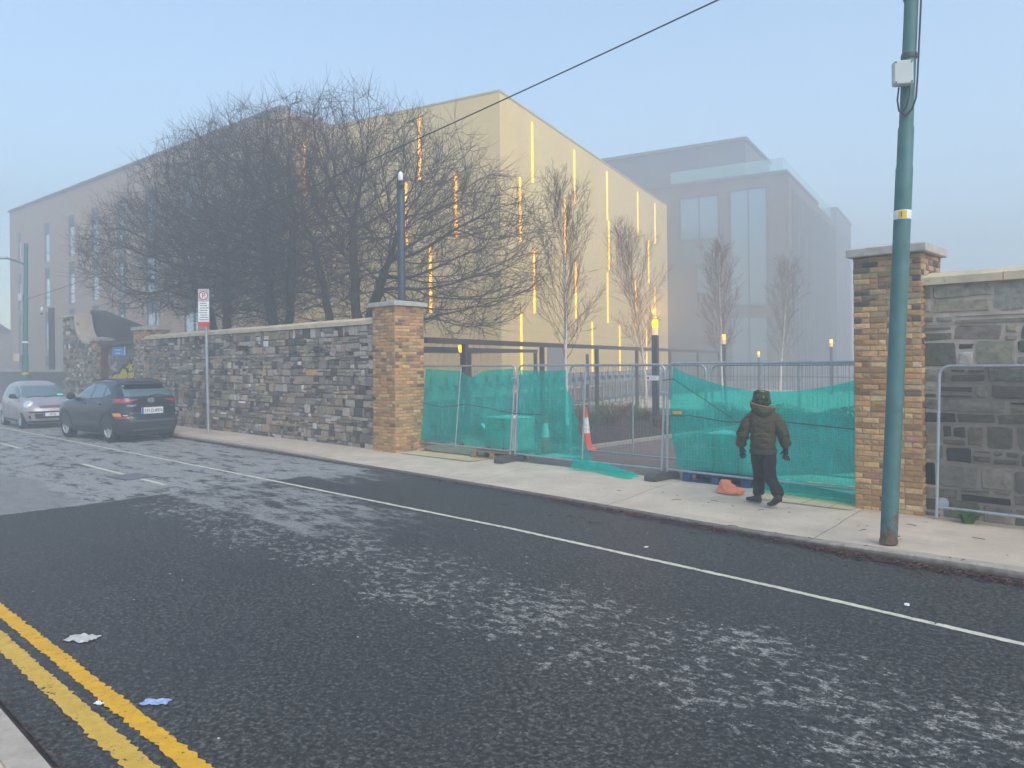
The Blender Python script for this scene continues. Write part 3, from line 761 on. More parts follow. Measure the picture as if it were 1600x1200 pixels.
m = MB(); m.cbox((0, 0, 0), (1.5, 0.03, 0.36), 0.006); m.build('plate', BLUE, bs)
m = MB(); m.box((0.68, -0.018, 0), (0.11, 0.006, 0.34)); m.build('white_edge', WHT, bs)
m = MB()
for r_, (a, b) in ((0.06, (-0.42, 0.3)), (-0.08, (-0.34, 0.2))):
    xx = a
    while xx < b: w_ = random.uniform(0.03, 0.06); m.box((xx + w_ / 2, -0.017, r_), (w_, 0.005, 0.055)); xx += w_ + 0.02
m.build('lettering', WHT, bs)
# low plain wall continuing along the street
wp = thing('boundary_wall', 'low plain grey boundary wall in front of the stone clad block', 'wall', (-49.5, 11.6, 0))
m = MB(); m.box((-12, 0, 0.9), (45, 0.35, 1.8)); m.build('wall', simple('grey_wall', (0.14, 0.135, 0.13), 0.85, var=0.25, scale=1.5), wp)
m = MB(); m.box((-12, 0, 1.86), (45.1, 0.45, 0.12)); m.build('coping', CAPST, wp)

# ------------------------------------------------------------------ poles, lamps, signs
def green_pole():
    t = NT('green_pole_paint'); co = t.coord(); x, y, z = t.sep(co)
    c = t.ramp(t.noise(co, 5, 5, 0.65), [(0.3, (0.035, 0.115, 0.115)), (0.7, (0.06, 0.165, 0.16))])
    rn = t.noise(t.mapping(co, (1, 1, 0.55)), 7, 7, 0.72)
    th = t.math('ADD', 0.585, t.math('MULTIPLY', t.smooth(z, 0.0, 2.2), 0.07)); th = t.math('SUBTRACT', th, t.math('MULTIPLY', t.math('SUBTRACT', 1, t.smooth(z, 0.1, 0.75)), 0.13))
    rust = t.math('MULTIPLY', t.math('SUBTRACT', rn, th), 22, clamp=True)
    rc = t.ramp(t.noise(co, 30, 4), [(0.3, (0.035, 0.02, 0.015)), (0.6, (0.15, 0.06, 0.025)), (0.8, (0.2, 0.17, 0.14))])
    col = t.mix(c, rc, t.math('MULTIPLY', rust, 0.85))
    return t.done(t.bsdf(col, t.ramp(rn, [(0.3, 0.45), (0.7, 0.8)]), 0, t.bump(rust, -0.3, 0.005), 0.5))
GPOLE = green_pole()
BLACKP = simple('black_plastic', (0.02, 0.02, 0.022), 0.5, var=0.1)
GREYBOX = simple('grey_plastic', (0.50, 0.53, 0.53), 0.45, var=0.06)
YLAB = simple('label_yellow', (0.75, 0.50, 0.02), 0.5, var=0.05)
LEAN = Vector((0.72 * 0.051, 0.692 * 0.051, 1.0))
def street_pole(label, base, hgt, lean, lit):
    p = thing('street_lamp', label, 'street lamp', base)
    q = Matrix.Identity(3); q.col[2] = lean
    m = MB(); m.lathe([(0.098, 0.0), (0.098, 0.03), (0.090, 0.05), (0.089, 4.2), (0.083, 4.215), (0.082, 4.65), (0.074, 4.665), (0.071, hgt)], 24, m=q)
    m.build('pole', GPOLE, p, smooth=True)
    return p, q
sp, q = street_pole('leaning green street lamp pole with rust and a numbered label by the right brick pier', (-2.94, 9.14, -0.005), 7.9, LEAN, False)
vdir = Vector((2.94, -9.14, 0)).normalized(); side = Vector((-vdir.y, vdir.x, 0))
ang = math.atan2(vdir.y, vdir.x) + math.pi / 2
def polept(z): return q @ Vector((0, 0, z))
m = MB(); m.lathe([(0.0900, 3.62), (0.0912, 3.625), (0.0912, 3.715), (0.0900, 3.72)], 24, m=q, cap=False); m.build('label_band', WHT, sp, smooth=True)
c = polept(3.667) + vdir * 0.0922
m = MB()
for k in range(5):
    a0 = -0.5 + k * 0.2; 
    vs = []
    for aa in (a0, a0 + 0.2):
        dd = vdir * math.cos(aa) + side * math.sin(aa)
        for zz in (3.627, 3.713): vs.append(polept(zz) + dd * 0.0926)
    m.add(vs, [(0, 2, 3, 1)])
m.build('yellow_label', YLAB, sp)
text_mesh('label_number', '1', 0.085, BLACKP, sp, facing(polept(3.668) + vdir * 0.0946 - side * 0.01, ang), ext=0.001)
# bands, box, cable
for zz in (5.42, 6.08):
    m = MB(); m.lathe([(0.082, zz), (0.085, zz + 0.01), (0.085, zz + 0.05), (0.082, zz + 0.06)], 20, m=q); m.build('clamp_band', simple('band_dark', (0.03, 0.06, 0.06), 0.5), sp, smooth=True)
bx = polept(5.22) + vdir * 0.15 - side * 0.06
m = MB(); m.cbox(bx, (0.20, 0.11, 0.265), 0.012, ang + 0.25); jb = m.build('junction_box', GREYBOX, sp)
m = MB()
for a in (-0.08, 0.08):
    for b in (-0.11, 0.11):
        q2 = Matrix.Rotation(ang + 0.25, 3, 'Z'); m.lathe([(0.009, 0), (0.009, 0.006)], 8, bx + q2 @ Vector((a, -0.0555, b)), m=q2 @ Matrix.Rotation(R(90), 3, 'X'))
m.build('box_screw', BLACKP, jb)
m = MB()
loop = [(-0.09, 5.09), (-0.10, 4.95), (-0.08, 4.83), (-0.02, 4.77), (0.05, 4.82), (0.085, 4.95), (0.092, 5.2), (0.094, 5.7), (0.096, 6.2), (0.096, 7.0), (0.096, 7.85)]
m.tube([polept(z) + side * s + vdir * (0.09 if z < 5.1 else 0.05) for s, z in loop], 0.010, 6)
m.tube([polept(z) + side * s + vdir * 0.11 for s, z in ((0.02, 5.08), (0.015, 4.95), (-0.01, 4.85), (-0.05, 4.8))], 0.008, 6)
m.build('cable', BLACKP, sp, smooth=True)
m = MB(); arm = [polept(6.05), polept(6.1) - side * 0.1 + Vector((0, 0, 0.06)), polept(6.2) - side * 0.5 + Vector((0, 0, 0.35)), polept(6.25) - side * 1.0 + Vector((0, 0, 0.75))]
m.tube(arm, 0.028, 10); m.build('bracket_arm', GPOLE, sp, smooth=True)
m = MB(); hp = arm[-1]; m.cbox(hp - side * 0.2 + Vector((0, 0, 0.05)), (0.5, 0.2, 0.12), 0.03, ang); m.build('lamp_head', GREYBOX, sp)
# far lamp
fl = thing('street_lamp', 'distant street lamp with a bracket arm and box beyond the silver car', 'street lamp', (-42.6, 10.5, 0))
q = Matrix.Identity(3); q.col[2] = Vector((0.72 * 0.018, 0.69 * 0.018, 1))
m = MB(); m.lathe([(0.14, 0), (0.14, 2.6), (0.115, 2.65), (0.11, 5.4), (0.095, 5.45), (0.09, 8.0)], 14, m=q); m.build('pole', GPOLE, fl, smooth=True)
dv = Vector((-0.722, -0.692, 0))
m = MB(); m.tube([q @ Vector((0, 0, 6.95)), q @ Vector((0, 0, 7.0)) + dv * 0.3 + Vector((0, 0, 0.1)), q @ Vector((0, 0, 7.05)) + dv * 0.9 + Vector((0, 0, 0.25))], 0.045, 8); m.build('bracket_arm', GPOLE, fl, smooth=True)
m = MB(); m.cbox(Vector((0.13, 0.1, 7.33)) + dv * 1.2, (0.65, 0.26, 0.15), 0.04, math.atan2(dv.y, dv.x)); m.build('lamp_head', GREYBOX, fl)
m = MB(); m.cbox(Vector((0.02, -0.02, 2.5)) + dv * 0.3, (0.3, 0.22, 0.38), 0.02, math.atan2(dv.y, dv.x)); m.build('junction_box', COPING, fl)
m = MB(); m.cbox(Vector((0.08, 0.05, 5.4)) + dv * 0.22, (0.2, 0.2, 0.36), 0.02, 0.8); m.build('upper_box', GREYBOX, fl)
for zz, mt in ((3.2, WHT), (1.7, YLAB)):
    m = MB(); m.lathe([(0.142, zz), (0.142, zz + 0.09)], 14, m=q, cap=False); m.build('label_band', mt, fl)
# overhead cable
m = MB(); a = Vector((-2.7, 9.35, 7.1)); b = Vector((-42.5, 10.55, 5.3))
m.tube([a + (b - a) * s - Vector((0, 0, 0.35 * 4 * s * (1 - s))) for s in np.linspace(0, 1, 40)], 0.013, 6)
tag(m.build('overhead_cable', BLACKP, smooth=True), 'single thin black overhead cable running from the leaning pole across the bare trees', 'cable')
# camera poles
NAVY = simple('navy_steel', (0.022, 0.035, 0.055), 0.45, var=0.12, scale=3)
def cam_pole(label, loc, h, w, camdir):
    p = thing('camera_pole', label, 'camera pole', loc, 0.3)
    m = MB(); m.lathe([(w, 0), (w, h), (w * 0.9, h + 0.02)], 18); m.build('pole', NAVY, p, smooth=True)
    m = MB(); cd = Vector(camdir)
    m.lathe([(0.03, 0.05), (0.06, 0.07), (0.068, 0.13), (0.068, 0.22), (0.045, 0.27), (0.012, 0.30)], 14, Vector((0, 0, h - 0.22)) + cd); m.build('camera', WHT, p, smooth=True)
    m = MB(); m.lathe([(0.012, -0.11), (0.05, -0.09), (0.07, -0.04), (0.07, 0)], 14, Vector((0, 0, h - 0.26)) + cd); m.build('lens_dome', BLACKP, p, smooth=True)
    return p
cam_pole('navy security camera pole rising behind the orange brick pier', (-15.95, 12.5, 0), 6.95, 0.105, (0.08, -0.12, 0))
cam_pole('distant dark camera pole in front of the stone clad block', (-49.4, 13.55, 0), 5.4, 0.16, (-0.5, -0.25, 0))
# parking sign
GALV = simple('galvanised_steel', (0.42, 0.45, 0.47), 0.42, 0.6, var=0.22, scale=9, bump=0.1)
RED = simple('sign_red', (0.62, 0.02, 0.025), 0.45, var=0.05)
SGREY = simple('sign_grey', (0.42, 0.45, 0.48), 0.5, var=0.05)
ps = thing('parking_sign', 'parking sign plate with ringed P on a slim grey post at the kerb', 'sign', (-22.65, 10.33, 0), R(49))
m = MB(); m.lathe([(0.09, 0), (0.09, 0.006)], 16); m.build('base_plate', GALV, ps)
m = MB(); m.tube([(0.05, 0.03, -0.01), (0.0, 0.03, 4.33)], 0.043, 14); m.build('post', GALV, ps, smooth=True)
m = MB(); m.cbox((-0.04, -0.03, 3.79), (0.33, 0.014, 1.12), 0.004); pl = m.build('plate', SGREY, ps)
m = MB(); m.box((-0.04, -0.0395, 3.665), (0.31, 0.004, 0.60)); m.build('text_panel', WHT, ps)
m = MB(); m.box((-0.04, -0.0395, 3.29), (0.33, 0.004, 0.13)); m.build('red_strip', RED, ps)
def ringm(c, r0, r1, n=32, y=0.0, sx=1.0):
    m = MB(); vs = []
    for k in range(n):
        a = 2 * math.pi * k / n
        for r_ in (r0, r1):
            for yy in (y - 0.002, y + 0.002): vs.append((c[0] + r_ * math.cos(a) * sx, c[1] + yy, c[2] + r_ * math.sin(a)))
    fs = []
    for k in range(n):
        a, b = k * 4, ((k + 1) % n) * 4
        fs += [(a, b, b + 2, a + 2), (a + 1, a + 3, b + 3, b + 1), (a + 2, b + 2, b + 3, a + 3), (a, a + 1, b + 1, b)]
    return m.add(vs, fs)
m = MB(); m.lathe([(0.105, 0), (0.105, 0.003)], 32, (-0.04, -0.0375, 4.15), m=Matrix.Rotation(R(90), 3, 'X')); m.build('disc', WHT, ps)
ringm((-0.04, -0.043, 4.15), 0.105, 0.135).build('red_ring', RED, ps)
text_mesh('letter', 'P', 0.21, BLACKP, ps, facing((-0.035, -0.0435, 4.145)), ext=0.001)
m = MB(); m.box((-0.04, -0.0475, 4.15), (0.015, 0.003, 0.19), m=Matrix.Rotation(R(-32), 3, 'Y')); m.build('red_slash', RED, ps)
m = MB()
for k in range(8):
    z = 3.915 - k * 0.07; x0 = -0.165 + random.uniform(0, 0.03); x1 = 0.085 - random.uniform(0, 0.05); xx = x0
    while xx < x1: w_ = random.uniform(0.012, 0.035); m.box((xx + w_ / 2, -0.0425, z), (w_, 0.002, 0.026)); xx += w_ + 0.009
m.build('printed_lines', BLACKP, ps)

# ------------------------------------------------------------------ temporary fence panels, feet, netting
WIRE = simple('fence_wire', (0.20, 0.22, 0.23), 0.5, 0.5, var=0.2)
def fence_panel(name_label, x0, x1, y0, y1, lean=0.0, z0=0.17, z1=2.0, wires=True, twist=0.0, group='mesh fence panels across the gateway', sp=0.06):
    d = Vector((x1 - x0, y1 - y0, 0)); L = d.length
    p = thing('temporary_fence', name_label, 'fence panel', (x0, y0, 0), math.atan2(d.y, d.x), group)
    p.rotation_euler = (-lean, 0, math.atan2(d.y, d.x))
    r = 0.021
    def yy(x): return twist * (x / L)
    m = MB(); c = 0.13
    path = [(0.02, 0, z0 - 0.14), (0.02, 0, z1 - c)] + [(0.02 + c - c * math.cos(a), 0, z1 - c + c * math.sin(a)) for a in np.linspace(0.25, math.pi / 2, 6)]
    path += [(L - 0.02 - c + c * math.sin(a), 0, z1 - c + c * math.cos(a)) for a in np.linspace(0, math.pi / 2 - 0.25, 6)] + [(L - 0.02, 0, z1 - c), (L - 0.02, 0, z0 - 0.14)]
    m.tube(path, r, 10); m.build('frame', GALV, p, smooth=True)
    m = MB(); m.tube([(0.02, 0, z0), (L / 2, 0, z0 - 0.006), (L - 0.02, 0, z0)], r * 0.9, 8); m.build('bottom_rail', GALV, p, smooth=True)
    m = MB(); m.tube([(L / 2, 0, z0), (L / 2, 0, z1)], r * 0.8, 8); m.build('middle_post', GALV, p, smooth=True)
    m = MB(); n = int(L / sp)
    for k in range(1, n):
        x = 0.02 + (L - 0.04) * k / n; w = 0.0036
        m.tube([(x, 0.010, z0), (x, 0.010, z1 - 0.01)], w / 2 * 1.2, 3, cap=False)
    for z in np.linspace(z0 + 0.2, z1 - 0.22, 7):
        m.tube([(0.02, -0.004, z), (L / 2, -0.002, z + 0.004), (L - 0.02, -0.004, z)], 0.0026, 3, cap=False)
    if wires: m.build('mesh_wires', WIRE, p)
    return p
YF = 11.57
fence_panel('leftmost mesh panel leaning back against the orange brick pier, green netting behind it', -14.75, -11.2, 11.68, YF + 0.03, R(6), 0.2, 2.0)
fence_panel('mesh panel right of the leaning double post, half covered by torn netting', -11.08, -7.46, YF + 0.02, YF, R(4), 0.16, 2.0)
fence_panel('mesh panel behind the walking person, covered by sagging netting', -7.38, -3.86, YF - 0.01, 11.50, R(1.5), 0.17, 2.02)
fence_panel('rear mesh panel with bare wires standing behind the gap in the netting', -10.9, -7.4, 13.2, 13.0, R(0.5), 0.15, 1.98, sp=0.09)
fence_panel('rear mesh panel behind the sagging netting and the pallet', -7.3, -3.8, 13.0, 12.7, R(0.5), 0.15, 1.98, sp=0.09)
CONC = simple('rubber_block', (0.085, 0.08, 0.075), 0.85, var=0.3, scale=10, bump=0.3)
def foot(label, x, y, rz=0.0):
    p = thing('fence_block', label, 'fence foot', (x, y, 0), rz, 'fence feet')
    m = MB(); m.prism([(-0.36, 0.0), (0.36, 0.0), (0.36, 0.07), (0.27, 0.13), (-0.27, 0.13), (-0.36, 0.07)], -0.11, 0.11, 'x'); m.build('block', CONC, p)
    m = MB()
    m.lathe([(0.03, 0.128), (0.03, 0.134)], 12, (0, 0.15, 0))
    m.build('socket', BLACKP, p)
    return p
foot('fence foot under the leaning double post in the netting', -11.14, 11.5, 0.1)
foot('fence foot beside the blue pallet under the bare double post', -7.42, 11.5, -0.08)
foot('fence foot behind the right gate pier edge', -3.82, 11.65, 0.0)
# clips joining the panels
for lab, x, z, y in (('metal coupler high on the leaning double post', -11.14, 1.72, YF + 0.14), ('metal coupler on the upright double post', -7.42, 1.5, YF + 0.02)):
    p = thing('fence_coupler', lab, 'coupler', (x, y, z), 0, 'fence couplers')
    m = MB(); m.cbox((0, 0, 0), (0.17, 0.07, 0.05), 0.008); m.build('clamp', GALV, p)
    m = MB(); m.tube([(0, -0.06, 0), (0, 0.06, 0)], 0.012, 6); m.build('bolt', GALV, p)
# fence panel leaning on the right wall
lp = fence_panel('fence panel with dark infill leaning against the squared stone wall', -2.93, 0.6, 10.86, 10.76, R(5), 0.16, 1.97, group='mesh fence panels across the gateway', sp=0.05, wires=False)
DM = NT('dark_infill_mesh'); tr = DM.n('ShaderNodeBsdfTransparent'); df = DM.bsdf((0.035, 0.037, 0.030), 0.8); mx = DM.n('ShaderNodeMixShader'); mx.inputs[0].default_value = 0.36
DM.t.links.new(tr.outputs[0], mx.inputs[1]); DM.t.links.new(df, mx.inputs[2]); DM.done(mx.outputs[0])
m = MB(); m.grid(lambda u, v: (0.03 + 3.45 * u, 0.014 + 0.004 * nz(u * 9, v * 5), 0.17 + 1.78 * v), 24, 12); m.build('infill_mesh', DM.m, lp)
m = MB(); m.tube([(0.02, 0, 0.16), (0.02, 0, 0.02)], 0.022, 8); m.lathe([(0.065, 0), (0.065, 0.02)], 14, (0.09, 0.03, 0.22), m=Matrix.Rotation(R(90), 3, 'X')); 
m.build('corner_plate', GALV, lp)

def net_mat(name, c, a):
    t = NT(name); co = t.coord()
    w = t.noise(co, 2.5, 5, 0.6); f = t.noise(co, 40, 3, 0.6); wvx, wvy, wvz = t.sep(co)
    weave = t.math('MULTIPLY', t.math('ADD', t.math('SINE', t.math('MULTIPLY', wvx, 260)), t.math('SINE', t.math('MULTIPLY', wvz, 260))), 0.07)
    crease = t.math('MULTIPLY', t.smooth(t.noise(t.mapping(co, (3.2, 1, 0.5)), 2.2, 5, 0.7), 0.55, 0.66), 0.16)
    tr = t.n('ShaderNodeBsdfTransparent'); tr.inputs[0].default_value = (0.14, 0.84, 0.72, 1)
    dd = t.n('ShaderNodeBsdfDiffuse'); tl = t.n('ShaderNodeBsdfTranslucent'); mm = t.n('ShaderNodeMixShader'); mm.inputs[0].default_value = 0.5
    col = t.ramp(w, [(0.3, sc3(c, 0.75)), (0.7, sc3(c, 1.2))])
    t.set(dd.inputs[0], col); t.set(tl.inputs[0], col)
    t.t.links.new(dd.outputs[0], mm.inputs[1]); t.t.links.new(tl.outputs[0], mm.inputs[2])
    mx = t.n('ShaderNodeMixShader')
    t.set(mx.inputs[0], t.math('ADD', t.math('ADD', t.math('ADD', a, crease), weave), t.math('MULTIPLY', t.math('SUBTRACT', f, 0.5), 0.5), clamp=True))
    t.t.links.new(tr.outputs[0], mx.inputs[1]); t.t.links.new(mm.outputs[0], mx.inputs[2])
    return t.done(mx.outputs[0])
NET = net_mat('green_debris_netting', (0.0, 0.92, 0.76), 0.37)
def net(name, label, fn, nu, nv):
    m = MB(); m.grid(fn, nu, nv)
    return tag(m.build(name, NET, smooth='all', fixn=False), label, 'netting', 'green debris netting on the fence')
def wr(x, z, k=1.0): return k * (0.035 * nz(x * 1.7, z * 1.3) + 0.022 * nz(x * 5, z * 2.2, 3) + 0.008 * nz(x * 14, z * 6, 5))
def leanY(x): return 0.105 if x < -11.15 else (0.07 if x < -9 else 0.05)
def net1(u, v):
    xt = -14.3 + u * 3.0; xb = -14.3 + u * 3.1
    top = 1.93 - 0.05 * math.sin(u * math.pi) - (0.14 * math.exp(-((u - 0.56) / 0.09) ** 2)); z = 0.24 + (top - 0.24) * v
    return (xb + (xt - xb) * v, 11.72 - 0.10 * u + leanY(-12) * z + wr(xb * 1.3, z), z)
net('debris_netting', 'green netting hung on the leftmost mesh panel over rubble and pipe', net1, 60, 36)
def net2(u, v):
    # fixed to the left of the middle panel, its free side falling diagonally to the ground
    top = 1.9; xl = -11.06; xr = -9.82 + 0.72 * (1 - v) ** 1.2
    x = xl + (xr - xl) * u; z = 0.14 + (top - 0.14) * v - 0.02 * math.sin(u * 3)
    fold = u * u * (0.05 * math.sin(x * 21 + v * 2) + 0.03 * math.sin(x * 37))
    return (x, 11.64 + 0.07 * z + wr(x, z) * 1.2 + fold * 0.8, max(z, 0.03))
net('debris_netting', 'torn green netting hanging diagonally from the middle mesh panel', net2, 60, 40)
def net2b(u, v):
    x = -9.4 + 1.55 * u + 0.1 * nz(v * 3); y = 11.32 + 0.42 * v + 0.1 * math.sin(u * 5) - 0.12 * u
    z = 0.03 + (0.13 + 0.12 * abs(nz(u * 6, v * 4))) * math.sin(v * math.pi) * (1 - u) ** 0.5 + 0.02 * abs(nz(u * 12, v * 9))
    return (x, y, z)
net('debris_netting', 'loose end of green netting trailing on the ground past the fence', net2b, 40, 18)
def net3(u, v):
    x = -7.3 + 3.5 * u
    top = 1.97 - 0.42 * math.sin(min(1, u * 0.97) * math.pi) ** 0.8 * (1 - 0.08 * u) - 0.02 * u
    z = 0.19 + (top - 0.19) * v
    xi = x - 0.13 * math.sin(v * math.pi) * (1 - u) ** 4 + 0.10 * (1 - v) * (1 - u) ** 4
    return (xi, 11.66 + 0.03 * z + wr(x, z), z)
net('debris_netting', 'large sagging green netting on the right mesh panel behind the person', net3, 70, 40)
def net3b(u, v):
    x = -5.6 + 1.8 * u; y = 11.22 + 0.36 * v + 0.12 * (1 - u)
    return (x, y, 0.012 + 0.05 * abs(nz(u * 5, v * 3)) + 0.17 * v ** 3)
net('debris_netting', 'green netting hem spread on the buff paving beside the right gate pier', net3b, 30, 10)
# black rope along the nets
for lab, pts in (('thin black rope tied along the left netting', [(-14.2, 11.72, 1.12), (-13.4, 11.66, 1.04), (-12.6, 11.63, 1.14), (-11.9, 11.62, 1.08), (-11.1, 11.6, 1.0), (-10.2, 11.58, 1.0)]),
                 ('thin black rope tied along the right netting', [(-7.35, 11.6, 1.1), (-6.9, 11.58, 1.12), (-6.2, 11.56, 1.05), (-5.3, 11.55, 1.1), (-4.2, 11.54, 1.04), (-3.95, 11.54, 1.06)]),
                 ('black strap sloping down from the bare double post', [(-7.4, 11.52, 1.72), (-7.2, 11.53, 1.75), (-6.6, 11.55, 1.4), (-6.1, 11.58, 1.1)])):
    m = MB(); m.tube(pts, 0.007, 6); tag(m.build('rope', BLACKP, smooth=True), lab, 'rope', 'ropes on the netting')
fs = thing('notice', 'small white notice with red mark wired to the bare fence panel', 'notice', (-7.62, 11.53, 1.76))
m = MB(); m.cbox((0, 0, 0), (0.25, 0.008, 0.085), 0.002); m.build('plate', WHT, fs)
m = MB(); m.lathe([(0.022, 0), (0.022, 0.003)], 14, (-0.09, -0.004, 0), m=Matrix.Rotation(R(90), 3, 'X')); m.build('red_mark', RED, fs)
m = MB()
for z in (0.018, -0.012): m.box((0.02, -0.0055, z), (0.12, 0.002, 0.009))
m.build('printed_lines', SGREY, fs)
tg = MB(); tg.cbox((-7.12, 11.52, 1.17), (0.17, 0.012, 0.05), 0.004, 0.1)
tag(tg.build('cable_tag', simple('orange_tag', (0.75, 0.33, 0.04), 0.5)), 'small orange tag tied to the left edge of the right netting', 'tag')
# ------------------------------------------------------------------ bare trees (grown towards points filling the crown)
def grow(base, stems, ells, npts, seed, step=0.20, infl=2.6, kill=0.29, iters=120, up=0.10, hollow=0.35, minz=2.0):
    rg = np.random.default_rng(seed)
    pts = []
    while len(pts) < npts:
        k = rg.integers(len(ells)); c, r = np.array(ells[k][0]), np.array(ells[k][1])
        v = rg.normal(size=3); v /= np.linalg.norm(v); rad = (hollow + (1 - hollow) * rg.random()) ** 0.5
        p = c + r * v * rad
        if p[2] > minz: pts.append(p)
    att = np.array(pts)
    nodes = []; par = []
    def addn(p, q): nodes.append(np.array(p, float)); par.append(q); return len(nodes) - 1
    root = addn(base, -1)
    for path in stems:
        cur = root; p0 = np.array(base, float)
        for tgt in path:
            tgt = np.array(tgt, float); L = np.linalg.norm(tgt - p0); n = max(1, int(L / step)); 
            for i in range(1, n + 1):
                q = p0 + (tgt - p0) * i / n + rg.normal(0, 0.018, 3)
                cur = addn(q, cur)
            p0 = tgt
    N = np.array(nodes)
    D = ((att[:, None, :] - N[None]) ** 2).sum(-1); near = D.argmin(1); dist = np.sqrt(D.min(1))
    alive = np.ones(len(att), bool)
    nchild = {}
    for _ in range(iters):
        act = alive & (dist < infl)
        if not act.any():
            infl *= 1.3
            if infl > 12: break
            continue
        idx = np.where(act)[0]
        dirs = att[idx] - N[near[idx]]; dirs /= np.linalg.norm(dirs, axis=1, keepdims=True) + 1e-9
        acc = np.zeros_like(N); np.add.at(acc, near[idx], dirs)
        src = np.unique(near[idx])
        d = acc[src]; d /= np.linalg.norm(d, axis=1, keepdims=True) + 1e-9
        # keep some of the parent's heading so limbs sweep
        pr = np.array([par[s] for s in src]); hd = N[src] - N[np.maximum(pr, 0)]
        hl = np.linalg.norm(hd, axis=1, keepdims=True); hd = np.where(hl > 1e-6, hd / (hl + 1e-9), 0)
        d = d + 1.15 * hd + rg.normal(0, 0.05, d.shape) + np.array([0, 0, up]); d /= np.linalg.norm(d, axis=1, keepdims=True)
        new = N[src] + d * step
        ok = [i for i, s in enumerate(src) if nchild.get(s, 0) < 4]
        if not ok: break
        for i in ok: nchild[src[i]] = nchild.get(src[i], 0) + 1
        new = new[ok]; o = len(N)
        N = np.vstack([N, new]); par += [int(src[i]) for i in ok]
        ai = np.where(alive)[0]
        D = ((att[ai][:, None, :] - new[None]) ** 2).sum(-1); dm = np.sqrt(D.min(1)); am = D.argmin(1) + o
        better = dm < dist[ai]; dist[ai[better]] = dm[better]; near[ai[better]] = am[better]
        alive &= dist > kill
        if not alive.any() or len(N) > 40000: break
    return N, np.array(par)

def twigs(N, par, n_per, length, seed, droop=0.0, upb=0.5, frac=1.0, rmax=None, rad=None):
    rg = np.random.default_rng(seed)
    segs = []
    kids = np.bincount(par[par >= 0], minlength=len(N))
    for i in range(len(N)):
        if par[i] < 0: continue
        if rmax is not None and rad[i] > rmax: continue
        tip = kids[i] == 0
        if not tip and rg.random() > frac: continue
        hd = N[i] - N[par[i]]; hd /= np.linalg.norm(hd) + 1e-9
        for _ in range(n_per + (1 if tip else 0)):
            d = hd * (1.1 if tip else 0.55) + rg.normal(0, 0.42, 3) + np.array([0, 0, upb * 0.3]); d /= np.linalg.norm(d)
            p = N[i].copy(); L = length * rg.uniform(0.5, 1.25); k = 4
            path = [p.copy()]
            for j in range(k):
                d = d + rg.normal(0, 0.09, 3) + np.array([0, 0, upb * 0.16 - droop]); d /= np.linalg.norm(d)
                p = p + d * L / k; path.append(p.copy())
            segs.append(path)
    return segs

def radii(N, par, tip=0.006, e=2.1, base=None):
    r = np.zeros(len(N)); acc = np.zeros(len(N))
    for i in range(len(N) - 1, -1, -1):
        r[i] = max(tip ** e, acc[i]) ** (1 / e)
        if par[i] >= 0: acc[par[i]] += r[i] ** e
    if base: 
        k = base / r[0]
        r = np.where(r > 0.02, 0.02 + (r - 0.02) * (base - 0.02) / (r[0] - 0.02), r)
    return r

def prisms(m, Pa, Pb, ra, rb, n):
    Pa = np.asarray(Pa); Pb = np.asarray(Pb)
    d = Pb - Pa; L = np.linalg.norm(d, axis=1, keepdims=True) + 1e-9; d = d / L
    ref = np.where(np.abs(d[:, 2:3]) < 0.9, np.array([[0, 0, 1.0]]), np.array([[1.0, 0, 0]]))
    e1 = np.cross(d, ref); e1 /= np.linalg.norm(e1, axis=1, keepdims=True); e2 = np.cross(d, e1)
    vs = []; 
    th = np.arange(n) * 2 * np.pi / n
    ca, sa = np.cos(th), np.sin(th)
    A = Pa[:, None, :] + (e1[:, None, :] * ca[None, :, None] + e2[:, None, :] * sa[None, :, None]) * np.asarray(ra)[:, None, None]
    Bv = Pb[:, None, :] + (e1[:, None, :] * ca[None, :, None] + e2[:, None, :] * sa[None, :, None]) * np.asarray(rb)[:, None, None]
    V = np.concatenate([A, Bv], 1).reshape(-1, 3)
    o = np.arange(len(Pa))[:, None] * 2 * n
    F = np.concatenate([o[:, :, None] + np.array([[[k, (k + 1) % n, n + (k + 1) % n, n + k]]]) for k in range(n)], 1).reshape(-1, 4)
    m.append((V, F))

def build_np(name, parts, mat, parent, loc):
    V = []; F = []; o = 0
    for v, f in parts: V.append(v - np.array(loc)); F.append(f + o); o += len(v)
    V = np.vstack(V).astype(np.float32); F = np.vstack(F).astype(np.int32)
    me = bpy.data.meshes.new(name)
    me.vertices.add(len(V)); me.vertices.foreach_set('co', V.ravel())
    me.loops.add(F.size); me.loops.foreach_set('vertex_index', F.ravel())
    me.polygons.add(len(F)); me.polygons.foreach_set('loop_start', np.arange(0, F.size, 4, dtype=np.int32))
    try: me.polygons.foreach_set('loop_total', np.full(len(F), 4, dtype=np.int32))
    except Exception: pass
    me.polygons.foreach_set('use_smooth', np.ones(len(F), dtype=bool))
    me.update(calc_edges=True); me.validate()
    me.materials.append(mat)
    ob = bpy.data.objects.new(name, me); COL.objects.link(ob); ob.parent = parent
    return ob

def bark_mat(name, c, green=None):
    t = NT(name); co = t.coord()
    n = t.noise(t.mapping(co, (1, 1, 0.35)), 14, 6, 0.7)
    col = t.ramp(n, [(0.3, sc3(c, 0.6)), (0.7, sc3(c, 1.35))])
    if green: col = t.mix(col, green, t.math('MULTIPLY', t.smooth(t.noise(co, 1.8, 5, 0.65), 0.45, 0.65), 0.6))
    return t.done(t.bsdf(col, 0.9, 0, t.bump(n, 0.5, 0.02), 0.2))
BARK = bark_mat('dark_bark', (0.062, 0.052, 0.040), (0.075, 0.085, 0.035))
TWIG = bark_mat('twig_bark', (0.080, 0.054, 0.040))

